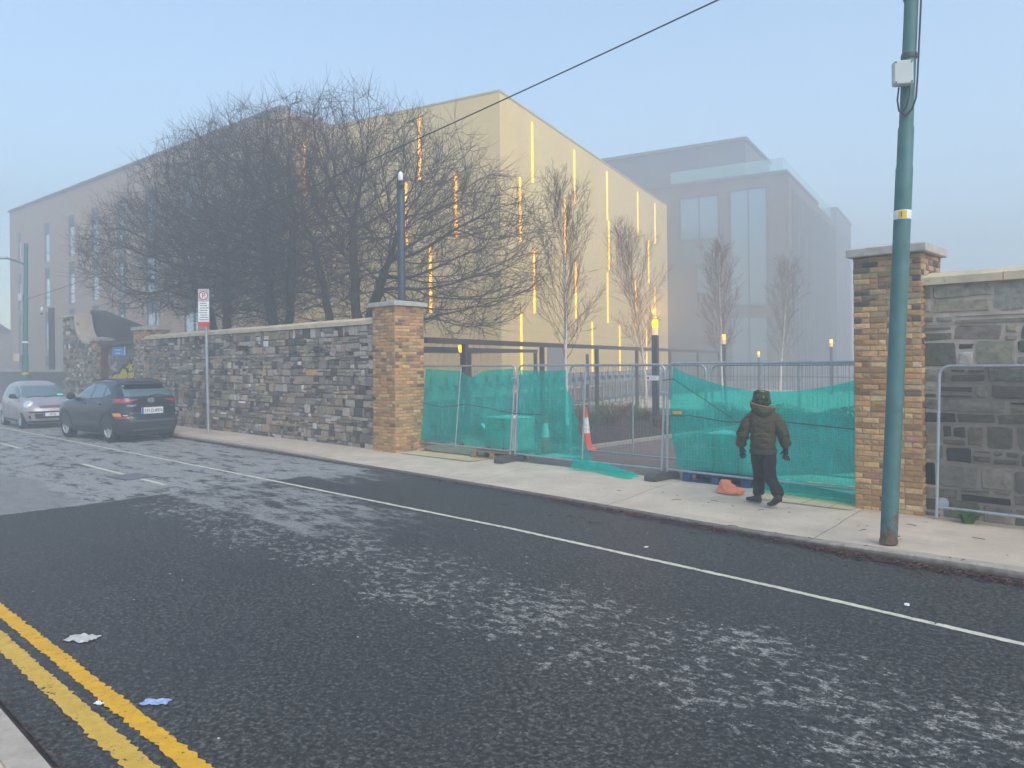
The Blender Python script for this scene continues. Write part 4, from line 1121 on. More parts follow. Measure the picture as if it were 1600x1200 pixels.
def bare_tree(label, base, stems, ells, npts, seed, baser, tw=1, twl=0.5, frac=0.45, droop=0.0, **kw):
    N, par = grow(base, stems, ells, npts, seed, **kw)
    r = radii(N, par, base=baser)
    t = thing('bare_tree', label, 'tree', base, 0, 'bare trees behind the stone wall')
    i = np.where(par >= 0)[0]; p = par[i]
    # child segment starts no thicker than a little over its own radius
    ra = np.minimum(r[p], r[i] * 1.35 + 0.004); rb = r[i]
    big = rb > 0.045
    tr = []; cr = []
    prisms(tr, N[p[big]] - (N[i[big]] - N[p[big]]) * 0.08, N[i[big]], ra[big], rb[big], 9)
    build_np('trunk', tr, BARK, t, base)
    sm = ~big
    prisms(cr, N[p[sm]] - (N[i[sm]] - N[p[sm]]) * 0.06, N[i[sm]], ra[sm], rb[sm], 4)
    sg = twigs(N, par, tw, twl, seed + 1, droop, 0.5, frac, 0.03, r)
    Pa = []; Pb = []; A_ = []; B_ = []
    for path in sg:
        k = len(path) - 1
        for j in range(k):
            Pa.append(path[j]); Pb.append(path[j + 1]); A_.append(0.0065 - 0.0040 * j / k); B_.append(0.0065 - 0.0040 * (j + 1) / k)
    if Pa: prisms(cr, Pa, Pb, A_, B_, 3)
    build_np('crown', cr, TWIG, t, base)
    return t

bare_tree('spreading many stemmed bare tree just left of the navy camera pole', (-21.0, 14.2, 0),
    [[(-21.2, 14.2, 1.6), (-21.9, 14.2, 3.4), (-22.4, 13.9, 6.2)], [(-20.9, 14.2, 1.6), (-20.7, 14.4, 3.3), (-21.2, 14.6, 6.5)], [(-20.9, 14.2, 1.6), (-20.0, 14.3, 3.2), (-19.0, 14.3, 5.0)], [(-20.8, 14.3, 1.5), (-19.6, 14.8, 2.9)]],
    [((-21.1, 14.3, 7.5), (3.6, 3.6, 3.2)), ((-19.0, 14.9, 6.2), (3.9, 3.4, 3.3)), ((-17.2, 15.8, 5.3), (2.7, 2.8, 2.6)), ((-22.3, 14.2, 6.6), (3.0, 3.0, 3.6))],
    8500, 11, 0.27, tw=2, twl=0.85, frac=0.5, droop=0.02)
bare_tree('tall bare tree with leaning twin trunks in the middle of the clump', (-25.6, 14.3, 0),
    [[(-25.6, 14.3, 2.2), (-25.9, 14.3, 4.0), (-26.2, 14.2, 7.0)], [(-25.5, 14.3, 2.0), (-24.4, 14.2, 4.0), (-23.8, 14.0, 7.2)]],
    [((-25.4, 14.0, 7.8), (3.9, 3.7, 3.4)), ((-26.2, 14.2, 6.2), (4.0, 3.6, 3.0))],
    8000, 23, 0.25, tw=2, twl=0.85, frac=0.6)
bare_tree('dense foggy bare tree above the parking sign at the left end', (-29.4, 14.2, 0),
    [[(-29.4, 14.2, 2.0), (-29.2, 14.2, 4.2), (-28.8, 14.0, 6.5)], [(-29.4, 14.2, 2.0), (-30.2, 14.0, 4.0), (-31.4, 13.6, 6.0)]],
    [((-28.8, 13.8, 7.7), (3.9, 3.4, 3.3)), ((-32.6, 13.1, 6.6), (4.2, 3.2, 2.6)), ((-28.6, 14.0, 5.8), (3.4, 3.2, 2.2))],
    8500, 31, 0.23, tw=2, twl=0.85, frac=0.8)

# birches
def birch_bark():
    t = NT('birch_bark'); co = t.coord()
    n = t.noise(t.mapping(co, (1, 1, 6)), 5, 5, 0.7); m_ = t.noise(co, 9, 5, 0.7)
    col = t.ramp(m_, [(0.3, (0.50, 0.45, 0.40)), (0.7, (0.68, 0.64, 0.58))])
    col = t.mix(col, (0.05, 0.045, 0.04), t.math('MULTIPLY', t.smooth(n, 0.60, 0.68), 0.8))
    return t.done(t.bsdf(col, 0.75))
BIRCH = birch_bark()
BTWIG = bark_mat('birch_twig', (0.17, 0.095, 0.062))
def birch(label, base, h, w, seed):
    rg = np.random.default_rng(seed)
    t = thing('birch_tree', label, 'tree', base, 0, 'young birches beyond the fence')
    tr = []; cr = []
    path = [np.array((0.0, 0, 0))]; n = 26; d = np.array((rg.normal(0, 0.02), rg.normal(0, 0.02), 1.0))
    for k in range(n): d = d + rg.normal(0, 0.02, 3) * np.array((1, 1, 0)); path.append(path[-1] + d / np.linalg.norm(d) * h * 0.97 / n)
    path = np.array(path); rad = np.interp(np.arange(n + 1), [0, n * 0.3, n], [0.075, 0.05, 0.008])
    prisms(tr, path[:-1], path[1:], rad[:-1], rad[1:], 8)
    lo = 0.30
    Pa, Pb, ra, rb = [], [], [], []
    def twig(p, d, L, r, lev):
        k = 6; q = p.copy()
        for j in range(k):
            d = d + rg.normal(0, 0.10, 3) + np.array((0, 0, 0.055 if lev < 2 else -0.01)); d /= np.linalg.norm(d)
            q2 = q + d * L / k; Pa.append(q); Pb.append(q2); ra.append(max(0.0036, r * (1 - j / k))); rb.append(max(0.0034, r * (1 - (j + 1) / k)))
            if lev < 2 and j >= 1:
                for _ in range(2 if lev == 0 else 1):
                    s = rg.normal(0, 0.6, 3); nd = d + s * 0.75 + np.array((0, 0, 0.18)); nd /= np.linalg.norm(nd)
                    twig(q2, nd, L * rg.uniform(0.30, 0.5) * (1.15 - j / k * 0.5), r * 0.5, lev + 1)
            q = q2
    nb = 42
    for b in range(nb):
        f = lo + (0.93 - lo) * (b / nb) ** 0.9 + rg.uniform(-0.01, 0.01); i = f * n / 0.97; p = path[min(n, int(i))]
        a = b * 2.4 + rg.uniform(-0.4, 0.4); prof = math.sin(min(1, (f - lo) / (1 - lo) * 0.80 + 0.2) * math.pi) ** 0.8
        L = w * (0.35 + 0.8 * prof) * rg.uniform(0.8, 1.15); el = 0.85 + 0.45 * f
        d = np.array((math.cos(a) * math.cos(el), math.sin(a) * math.cos(el), math.sin(el)))
        twig(p, d, L * 1.6, 0.014 * (1.2 - f), 0)
    prisms(cr, Pa, Pb, ra, rb, 3)
    build_np('trunk', tr, BIRCH, t, (0, 0, 0)); build_np('crown', cr, BTWIG, t, (0, 0, 0))
    return t
birch('nearest young birch with white trunk beside the gap in the netting', (-14.1, 16.95, 0), 7.1, 0.95, 3)
birch('young birch behind the lit navy bollard lamp', (-16.4, 24.4, 0), 7.0, 1.0, 5)
birch('young birch with a small lit lamp behind its white trunk', (-16.3, 30.1, 0), 7.0, 0.9, 8)
birch('young birch furthest right, above the walking person', (-17.6, 38.4, 0), 7.1, 0.95, 13)

# ------------------------------------------------------------------ pergola, bike racks, bollard lamps
STEELB = simple('brown_black_steel', (0.040, 0.034, 0.033), 0.55, var=0.15, scale=4)
PD = Vector((-0.296, 0.955, 0)); PB = Vector((-15.46, 12.9, 0)); pang = math.atan2(PD.y, PD.x)
pg = thing('pergola', 'long dark steel pergola frame with slatted canopy beyond the netting', 'pergola', PB, pang)
HB = 2.66; LP = 37.0
m = MB(); m.box((LP / 2, 0, HB), (LP, 0.12, 0.15)); m.build('top_beam', STEELB, pg)
for s in (2.0, 7.3, 12.7, 18.1, 24.0, 30.5, 36.8):
    m = MB(); m.box((s, 0, (HB - 0.078) / 2), (0.15, 0.13, HB - 0.078)); m.build('post', STEELB, pg)
PY = 3.4
m = MB(); m.box((7.0, PY, HB - 0.1), (14.5, 0.1, 0.14)); m.build('rear_beam', STEELB, pg)
m = MB(); m.box((7.0, PY + 3.0, HB - 0.1), (14.5, 0.1, 0.14)); m.build('rear_beam', STEELB, pg)
for s in (2.6, 8.2, 14.1, 20.5):
    m = MB(); m.box((s, PY, (HB - 0.18) / 2), (0.14, 0.12, HB - 0.18)); m.build('post', STEELB, pg)
SLAT = simple('canopy_slat', (0.11, 0.10, 0.10), 0.6)
for k in range(24):
    m = MB(); m.box((0.1 + k * 0.6, PY + 1.5, HB - 0.10), (0.05, 2.88, 0.13)); m.build('slat', SLAT, pg)
# bike racks
RACK = simple('galvanised_rack', (0.30, 0.33, 0.35), 0.5, 0.4, var=0.2, scale=5)
br = thing('bike_rack', 'two tier galvanised bicycle rack standing in a long row beyond the planting bed', 'bike rack', (0, 0, 0), 0, 'two tier bicycle racks')
m = MB(); m.box((0, 0, 0.62), (0.07, 0.07, 1.24)); m.box((0, 0, 0.015), (0.24, 0.24, 0.03)); m.build('post', RACK, br)
m = MB(); m.prism([(-0.9, 1.24), (0.75, 1.30), (0.75, 1.36), (-0.9, 1.30)], -0.06, 0.06, 'x'); m.box((0, 0.58, 1.44), (0.30, 0.32, 0.28)); m.box((0, -0.7, 1.34), (0.14, 0.3, 0.16)); m.build('upper_tray', RACK, br)
m = MB(); m.tube([(-0.05, 0.6, 1.5), (-0.05, 0.75, 1.78), (0.05, 0.75, 1.78), (0.05, 0.6, 1.5)], 0.014, 6); m.build('wheel_hoop', RACK, br)
m = MB(); m.box((0.25, -0.1, 0.32), (0.1, 1.5, 0.06)); m.tube([(0.25, 0.45, 0.0), (0.25, 0.45, 0.75), (0.25, 0.2, 0.8), (0.25, 0.05, 0.35)], 0.016, 6); m.box((0.25, 0.2, 1.16), (0.28, 0.26, 0.2)); m.build('lower_tray', RACK, br)
RN = Vector((-PD.y, PD.x, 0))
n_r = 34
pos = [PB + PD * (0.8 + k * 0.92) + RN * 1.75 for k in range(n_r)]
br.location = pos[0]; br.rotation_euler = (0, 0, pang - math.pi / 2 + 0.9)
for q in pos[1:]: dup(br, q, pang - math.pi / 2 + 0.9)
m = MB(); a = PB + PD * 0.4 + RN * 1.75; b = PB + PD * 32 + RN * 1.75
m.tube([a + Vector((0, 0, 1.2)), b + Vector((0, 0, 1.2))], 0.035, 6); 
tag(m.build('rack_rail', RACK), 'long galvanised rail tying the bicycle racks together', 'rail')
# low brick seat wall behind
sw = thing('brick_seat_wall', 'low brown brick seat wall behind the bicycle racks', 'wall', PB + PD * 12 + RN * 4.4, pang)
m = MB(); m.box((2, 0, 0.33), (22, 0.4, 0.66)); m.build('wall', simple('brown_brick', (0.20, 0.115, 0.085), 0.85, var=0.3, scale=8), sw)
m = MB(); m.box((2, 0, 0.69), (22.1, 0.46, 0.06)); m.build('coping', CAPST, sw)
# bollard lamps
AMB2 = emissive('lamp_amber', (1.0, 0.30, 0.0), 2.4)
FROST = emissive('lamp_lens', (0.85, 0.50, 0.25), 0.35)
bo = thing('bollard_lamp', 'nearest navy bollard lamp glowing amber in the planting bed', 'lamp', (-12.85, 19.6, 0), 0.2, 'amber bollard lamps')
m = MB(); m.cbox((0, 0, 1.42), (0.17, 0.17, 2.84), 0.008); m.build('post', NAVY, bo)
m = MB(); m.lathe([(0.085, 2.85), (0.088, 3.06)], 18); m.build('lens', FROST, bo, smooth=True)
m = MB(); m.lathe([(0.084, 3.065), (0.088, 3.12), (0.09, 3.2), (0.08, 3.27), (0.06, 3.31)], 18); m.build('light', AMB2, bo, smooth=True)
m = MB(); m.lathe([(0.095, 3.315), (0.09, 3.345), (0.02, 3.355)], 18); m.build('lid', NAVY, bo, smooth=True)
for (x, y, z), s, lab in (((-17.9, 33.1, 0), 1.0, 'bollard lamp glowing behind the third birch trunk'), ((-23.1, 47.3, 0), 0.80, 'distant bollard lamp between the third and fourth birches'), ((-18.1, 46.5, 0), 1.0, 'distant bollard lamp left of the tall right brick pier')):
    dup(bo, (x, y, z), 0.2, lab, s)
pt_ = bpy.data.lights.new('bollard_glow', 'POINT'); pt_.energy = 140; pt_.color = (1.0, 0.42, 0.06); pt_.shadow_soft_size = 0.12
pto = bpy.data.objects.new('bollard_glow', pt_); COL.objects.link(pto); pto.location = (-12.85, 19.6, 3.55)
wlp = thing('wall_lamp', 'small amber lamp under the pergola canopy beside the first post', 'lamp', (-19.2, 17.55, 0), 0)
m = MB(); m.lathe([(0.06, 2.42), (0.09, 2.46), (0.095, 2.62), (0.07, 2.66)], 14); m.build('light', AMB2, wlp)
m = MB(); m.lathe([(0.04, 0), (0.04, 2.42)], 10); m.build('post', STEELB, wlp)

# ------------------------------------------------------------------ plants in the bed, weed, leaf litter
GRASSM = simple('dry_grass', (0.20, 0.15, 0.06), 0.85, var=0.35, scale=8); GREENM = simple('green_leaf', (0.07, 0.13, 0.03), 0.8, var=0.35, scale=12)
BROWNM = simple('brown_stalk', (0.15, 0.085, 0.05), 0.85, var=0.3, scale=8)
def tuft(name, label, cat, loc, h, r, n, mat, group, lean=0.5, w=0.012):
    m = MB()
    for k in range(n):
        a = random.uniform(0, 2 * math.pi); rr = r * random.random() ** 0.5 * 0.4; b = Vector((math.cos(a) * rr, math.sin(a) * rr, 0)); a += random.uniform(-0.7, 0.7)
        d = Vector((math.cos(a), math.sin(a), 0)); L = h * random.uniform(0.6, 1.15); l = random.uniform(0.2, 1) * lean; t_ = Vector((-d.y, d.x, 0)) * w
        p1 = b + d * l * L * 0.35 + Vector((0, 0, L * 0.6)); p2 = b + d * l * L * 0.95 + Vector((0, 0, L * random.uniform(0.7, 1)))
        m.add([b - t_, b + t_, p1 + t_ * 0.8, p1 - t_ * 0.8, p2], [(0, 1, 2, 3), (3, 2, 4)])
    o = m.build(name, mat, fixn=False); o.location = loc
    return tag(o, label, cat, group)
def bedz(x, y):
    u = (-11.45 - x) / 6.0; v = (y - 14.2) / 9.0; return bedfn(u, v)[2]
k = 0
for i in range(44):
    y = random.uniform(17.8, 22.8); x = -11.9 - random.uniform(0.2, 5.0)
    if i > 34: y = random.uniform(14.8, 17); x = random.uniform(-16.8, -12)
    c = random.random()
    mt = GRASSM if c < 0.5 else (BROWNM if c < 0.75 else GREENM)
    nm = 'dry straw coloured grass tuft in the dark planting bed' if mt is GRASSM else ('brown stalky tuft in the dark planting bed' if mt is BROWNM else 'green leafy tuft in the dark planting bed')
    tuft('grass_tuft', nm, 'grass tuft', (x, y, bedz(x, y) - 0.01), random.uniform(0.3, 0.6) if i <= 34 else 0.2, random.uniform(0.25, 0.5), 70, mt, {'GRASSM': 1}.get('', None) or ('straw tufts in the bed' if mt is GRASSM else 'brown tufts in the bed' if mt is BROWNM else 'green tufts in the bed'), 0.9)
for lab, x, y in (('small bright green seedling near the edge of the planting bed', -12.6, 16.0), ('small yellow green seedling beside the bollard lamp', -12.2, 19.0)):
    tuft('seedling', lab, 'plant', (x, y, bedz(x, y)), 0.22, 0.2, 26, GREENM, None, 1.0, 0.02)
tuft('weed', 'green weed growing at the foot of the squared stone wall', 'plant', (-2.55, 10.86, 0), 0.17, 0.14, 60, simple('weed_green', (0.06, 0.16, 0.025), 0.7, var=0.3, scale=20), None, 1.6, 0.016)
# hedge beyond the right netting
HEDGE = simple('hedge_leaf', (0.045, 0.060, 0.028), 0.8, var=0.4, scale=9)
hd = thing('hedge', 'low dark clipped hedge crossing behind the right netting', 'hedge', (-7.2, 23.9, 0), 0.10)
n = 9000; C_ = rng.random((n, 3)) * np.array([12.5, 1.5, 0.62]) - np.array([6.0, 0.75, 0]); C_[:, 2] *= 0.85 + 0.2 * np.sin(C_[:, 0] * 3)
d1 = rng.normal(size=(n, 3)); d1 /= np.linalg.norm(d1, axis=1, keepdims=True); d2 = np.cross(d1, rng.normal(size=(n, 3))); d2 /= np.linalg.norm(d2, axis=1, keepdims=True)
V = np.stack([C_ - d1 * 0.05, C_ + d2 * 0.03, C_ + d1 * 0.05, C_ - d2 * 0.03], 1).reshape(-1, 3); F = np.arange(4 * n).reshape(-1, 4)
build_np('foliage', [(V, F)], HEDGE, hd, (0, 0, 0))
m = MB()
for k in range(24): x = -5.8 + k * 0.5; m.tube([(x, 0, 0), (x + 0.05, 0.05, 0.3)], 0.015, 5)
m.build('stems', BROWNM, hd)
# leaf litter along the far kerb and bits on the road
LEAF = simple('fallen_leaf', (0.075, 0.028, 0.016), 0.9, var=0.5, scale=3)
m = MB()
def leaf(x, y, z, s):
    a = random.uniform(0, 6.28); c, s_ = math.cos(a) * s, math.sin(a) * s; t1, t2 = random.uniform(0, 0.5) * s, random.uniform(0, 0.4) * s
    m.add([(x - c, y - s_, z), (x - s_ * 0.5, y + c * 0.5, z + t1), (x + c, y + s_, z + t2), (x + s_ * 0.5, y - c * 0.5, z + 0.002)], [(0, 1, 2, 3)])
for k in range(5200):
    x = random.uniform(-20, 2) if random.random() < 0.25 else (random.uniform(-8, 2) if random.random() < 0.5 else random.uniform(-3.6, 1.5))
    yk = kerb_y(x); y = yk - abs(random.gauss(0, 0.10)) - 0.01
    leaf(x, y, RZ + 0.006 + random.random() * 0.03, random.uniform(0.012, 0.035))
for k in range(420):
    leaf(random.uniform(-9, 1.5), kerb_y(0) - abs(random.gauss(0, 0.7)), RZ + 0.006, random.uniform(0.008, 0.022))
for k in range(150): leaf(random.uniform(-10, 0), random.uniform(9.1, 10.9), 0.004, random.uniform(0.008, 0.02))
for k in range(500): leaf(random.uniform(-8, -3.5), 1.23 + abs(random.gauss(0, 0.12)), RZ + 0.006, random.uniform(0.006, 0.018))
tag(m.build('fallen_leaves', LEAF, fixn=False), 'dark red brown leaf litter gathered along the kerbs', 'leaves', kind='stuff')
m = MB()
for k in range(60):
    x, y = random.uniform(-9, 0.5), random.uniform(9.0, 8.0) if random.random() < 0.7 else random.uniform(9.3, 10.5); z = RZ + 0.008 if y < 8.7 else 0.008
    a = random.uniform(0, 6.28); L = random.uniform(0.03, 0.14)
    m.tube([(x, y, z), (x + math.cos(a) * L * 0.5, y + math.sin(a) * L * 0.5 + 0.01, z + 0.004), (x + math.cos(a) * L, y + math.sin(a) * L, z)], 0.004, 4)
tag(m.build('fallen_twigs', TWIG, fixn=False), 'small broken twigs scattered on pavement and road edge', 'twigs', kind='stuff')
m = MB()
for k in range(34):
    x, y = random.uniform(-9, 1), random.uniform(1.9, 8.4); s = random.uniform(0.004, 0.012)
    m.lathe([(s, 0), (s * 0.7, 0.003)], 7, (x, y, RZ + 0.002))
tag(m.build('gum_spots', simple('pale_spot', (0.45, 0.44, 0.40), 0.8), fixn=False), 'pale trodden spots scattered over the asphalt', 'spots', kind='stuff')
# ------------------------------------------------------------------ cars
def pl(x, pts):
    return float(np.interp(x, [p[0] for p in pts], [p[1] for p in pts]))
def mono(pts):                         # smooth monotone interpolation (Fritsch-Carlson)
    xs = np.array([p[0] for p in pts], float); ys = np.array([p[1] for p in pts], float)
    h = np.diff(xs); dl = np.diff(ys) / h; mm = np.zeros(len(xs)); mm[0] = dl[0]; mm[-1] = dl[-1]
    for i in range(1, len(xs) - 1): mm[i] = 0 if dl[i - 1] * dl[i] <= 0 else 2 * dl[i - 1] * dl[i] / (dl[i - 1] + dl[i])
    def f(x):
        x = min(max(x, xs[0]), xs[-1]); i = min(len(h) - 1, int(np.searchsorted(xs, x) - 1) if x > xs[0] else 0)
        t = (x - xs[i]) / h[i]; a, b = ys[i], ys[i + 1]
        return (2 * t**3 - 3 * t**2 + 1) * a + (t**3 - 2 * t**2 + t) * h[i] * mm[i] + (-2 * t**3 + 3 * t**2) * b + (t**3 - t**2) * h[i] * mm[i + 1]
    return f
class Body:
    def __init__(s, xf, xr, w, n=6.0, nz_=None):
        s.xf, s.xr, s.w = mono(xf), mono(xr), mono(w); s.n = mono(nz_) if nz_ else (lambda z: n)
    def outline(s, z, N=72):
        a, b = s.xf(z), s.xr(z); c = (a + b) / 2; h = (a - b) / 2; w = s.w(z); n = s.n(z); P = []
        for k in range(N):
            th = 2 * math.pi * (k + 0.5) / N; ct, st = math.cos(th), math.sin(th)
            P.append((c + h * math.copysign(abs(ct) ** (2 / n), ct), w * math.copysign(abs(st) ** (2 / n), st)))
        return P
    def y(s, x, z):
        a, b = s.xf(z), s.xr(z); c = (a + b) / 2; h = max(1e-4, (a - b) / 2); n = s.n(z); u = min(0.9999, abs((x - c) / h))
        return s.w(z) * (1 - u ** n) ** (1 / n)
    def end(s, y, z, front):
        a, b = s.xf(z), s.xr(z); c = (a + b) / 2; h = (a - b) / 2; n = s.n(z); v = min(0.9999, abs(y) / s.w(z))
        d = h * (1 - v ** n) ** (1 / n)
        return c + d if front else c - d
    def mesh(s, zs):
        m = MB(); N = 72; vs = []; 
        for z in zs: vs += [(x, y, z) for x, y in s.outline(z, N)]
        fs = [(i * N + k, i * N + (k + 1) % N, (i + 1) * N + (k + 1) % N, (i + 1) * N + k) for i in range(len(zs) - 1) for k in range(N)]
        fs += [tuple(range(N - 1, -1, -1)), tuple((len(zs) - 1) * N + k for k in range(N))]
        return m.add(vs, fs)
    def end_patch(s, rows, front, off=0.006, nu=14, thick=0.02):
        # rows: [(z, y0, y1)] bottom to top
        m = MB(); sg = 1 if front else -1
        zs = np.linspace(rows[0][0], rows[-1][0], 9); 
        def P(u, v, o):
            z = zs[0] + (zs[-1] - zs[0]) * v; y0 = pl(z, [(r[0], r[1]) for r in rows]); y1 = pl(z, [(r[0], r[2]) for r in rows]); y = y0 + (y1 - y0) * u
            return (s.end(y, z, front) + sg * o, y, z)
        return s._shell(m, P, nu, 8, off, thick)
    def side_patch(s, low, high, x0, x1, side, off=0.006, nu=16, thick=0.02):
        m = MB()
        def P(u, v, o):
            x = x0 + (x1 - x0) * u; a, b = pl(x, low), pl(x, high); z = a + (b - a) * v
            return (x, side * (s.y(x, z) + o), z)
        return s._shell(m, P, nu, 6, off, thick)
    def _shell(s, m, P, nu, nv, off, thick):
        g = [[P(i / nu, j / nv, off) for i in range(nu + 1)] for j in range(nv + 1)]; b = [[P(i / nu, j / nv, off - thick) for i in range(nu + 1)] for j in range(nv + 1)]
        W = nu + 1; vs = [p for r in g for p in r] + [p for r in b for p in r]; o = W * (nv + 1); fs = []
        for j in range(nv):
            for i in range(nu):
                a = j * W + i; fs.append((a, a + 1, a + 1 + W, a + W)); fs.append((o + a, o + a + W, o + a + 1 + W, o + a + 1))
        for i in range(nu): fs.append((i, o + i, o + i + 1, i + 1)); a = nv * W + i; fs.append((a, a + 1, o + a + 1, o + a))
        for j in range(nv): a = j * W; fs.append((a, a + W, o + a + W, o + a)); a += nu; fs.append((a, o + a, o + a + W, a + W))
        return m.add(vs, fs)
def cut_wheels(o, wheels, r, w=0.5):
    bm = bmesh.new()
    for x, y, z in wheels:
        sgn = 1 if y > 0 else -1
        mt = Matrix.Translation((x, y + sgn * 0.1, z)) @ Matrix.Rotation(R(90), 4, 'X')
        bmesh.ops.create_cone(bm, cap_ends=True, segments=36, radius1=r, radius2=r, depth=w, matrix=mt)
    me = bpy.data.meshes.new('cut'); bm.to_mesh(me); bm.free(); c = bpy.data.objects.new('cut', me); COL.objects.link(c)
    md = o.modifiers.new('b', 'BOOLEAN'); md.object = c; md.operation = 'DIFFERENCE'; md.solver = 'EXACT'
    bpy.context.view_layer.update()
    ne = bpy.data.meshes.new_from_object(o.evaluated_get(bpy.context.evaluated_depsgraph_get()))
    o.modifiers.clear(); o.data = ne; bpy.data.objects.remove(c)
    ne.polygons.foreach_set('use_smooth', [True] * len(ne.polygons)); ne.set_sharp_from_angle(angle=R(32))
TYRE = simple('tyre_rubber', (0.018, 0.018, 0.019), 0.85, var=0.2, bump=0.2)
ALLOY = simple('alloy_rim', (0.55, 0.57, 0.58), 0.35, 0.7, var=0.08)
CLAD = simple('dark_cladding', (0.026, 0.029, 0.033), 0.62, var=0.12)
CGLASS = glassy('car_glass', (0.10, 0.17, 0.20), 0.04)
CDARK = glassy('car_glass_dark', (0.012, 0.016, 0.018), 0.05)
TAILR = glassy('tail_light_red', (0.36, 0.012, 0.02), 0.15)
AMBL = glassy('indicator_amber', (0.80, 0.22, 0.01), 0.15)
CHROME = simple('chrome', (0.72, 0.74, 0.76), 0.2, 0.6, var=0.03)
PLATEB = simple('plate_blue', (0.02, 0.10, 0.50), 0.4, var=0.03)
LENS = glassy('headlight_lens', (0.72, 0.76, 0.78), 0.08)
def wheel(p, x, y, r, w=0.2, steel=False):
    s = 1 if y > 0 else -1
    mt = Matrix.Rotation(R(-90) * s, 3, 'X')
    wroot = MB(); wroot.lathe([(r * 0.62, -w), (r * 0.95, -w), (r, -w * 0.8), (r, -w * 0.15), (r * 0.95, 0), (r * 0.70, 0.005), (r * 0.66, -0.01), (r * 0.66, -0.06)], 32, m=mt, cap=False)
    o = wroot.build('wheel', TYRE, p, smooth=True); o.location = (x, y, r)
    m = MB(); m.lathe([(r * 0.67, -0.02), (r * 0.64, 0.0), (r * 0.60, -0.02), (r * 0.58, -0.06), (0.02, -0.06)], 32, m=mt)
    for k in range(5):
        a = k * 2 * math.pi / 5 + 0.3
        for da in (-0.16, 0.16):
            q = Matrix.Rotation(a + da, 3, 'Z'); vs = [mt @ (q @ Vector(v)) for v in ((0.03, -0.02, -0.045), (r * 0.6, -0.022, -0.03), (r * 0.6, 0.022, -0.03), (0.03, 0.02, -0.045), (0.03, -0.018, -0.006), (r * 0.6, -0.016, -0.006), (r * 0.6, 0.016, -0.006), (0.03, 0.018, -0.006))]
            m.add(vs, [(0, 1, 2, 3), (4, 7, 6, 5), (0, 4, 5, 1), (1, 5, 6, 2), (2, 6, 7, 3), (3, 7, 4, 0)])
    m.lathe([(0.05, -0.05), (0.05, -0.004), (0.03, 0.002)], 14, m=mt)
    rim = m.build('rim', ALLOY, o); 
    return o

def paint(name, c, metal=0.3):
    t = NT(name); co = t.coord()
    d = t.noise(co, 3, 5, 0.6); z = t.sep(co)[2]
    col = t.ramp(d, [(0.3, sc3(c, 0.93)), (0.7, sc3(c, 1.08))])
    dirt = t.math('MULTIPLY', t.math('SUBTRACT', 1, t.smooth(z, 0.25, 0.75)), t.smooth(t.noise(co, 7, 5, 0.7), 0.35, 0.7))
    col = t.mix(col, (0.12, 0.11, 0.10), t.math('MULTIPLY', dirt, 0.35))
    return t.done(t.bsdf(col, 0.32, metal, None, 0.5, coat=0.7))

# --- dark crossover, seen from behind; +x is forward
DKP = paint('dark_slate_paint', (0.016, 0.022, 0.030), 0.25)
kb = Body(xf=[(0.20, 2.02), (0.35, 2.12), (0.60, 2.14), (0.78, 2.08), (0.92, 1.92), (1.00, 1.35), (1.06, 0.98), (1.25, 0.62), (1.42, 0.28), (1.52, -0.02), (1.58, -0.20), (1.61, -0.38)],
          xr=[(0.20, -1.98), (0.32, -2.07), (0.52, -2.10), (0.66, -2.06), (0.74, -1.99), (0.95, -1.95), (1.08, -1.90), (1.18, -1.78), (1.42, -1.53), (1.47, -1.56), (1.52, -1.50), (1.58, -1.15), (1.61, -0.85)],
          w=[(0.20, 0.80), (0.32, 0.86), (0.55, 0.895), (0.75, 0.90), (0.92, 0.885), (1.02, 0.84), (1.10, 0.80), (1.30, 0.715), (1.44, 0.645), (1.52, 0.585), (1.58, 0.46), (1.61, 0.25)],
          nz_=[(0.2, 5.5), (0.9, 6.0), (1.05, 7.0), (1.45, 6), (1.61, 4)])
kx, ky = -25.0, 8.62
kn = thing('parked_car', 'dark slate crossover parked facing away with its number plate and rear lights towards us', 'car', (kx, ky, RZ), R(186), 'cars parked along the kerb')
KS = 1.06; kn.scale = (KS, KS, 1.12)
o = kb.mesh([0.20, 0.24, 0.28, 0.33, 0.38, 0.44, 0.5, 0.56, 0.62, 0.66, 0.70, 0.74, 0.78, 0.83, 0.88, 0.92, 0.95, 0.98, 1.0, 1.02, 1.04, 1.07, 1.10, 1.14, 1.18, 1.23, 1.28, 1.33, 1.38, 1.42, 1.45, 1.47, 1.50, 1.53, 1.56, 1.58, 1.60, 1.61]).build('body', DKP, kn, smooth=True)
WB = [(1.30, 0.80), (1.30, -0.80), (-1.30, 0.80), (-1.30, -0.80)]
cut_wheels(o, [(x, y, 0.33) for x, y in WB], 0.385)
for x, y in WB: wheel(kn, x, y + (0.055 if y > 0 else -0.055), 0.33, 0.21)
m = MB(); m.box((0.0, 0, 0.42), (3.4, 1.1, 0.3)); m.build('underbody', BLACKP, kn)
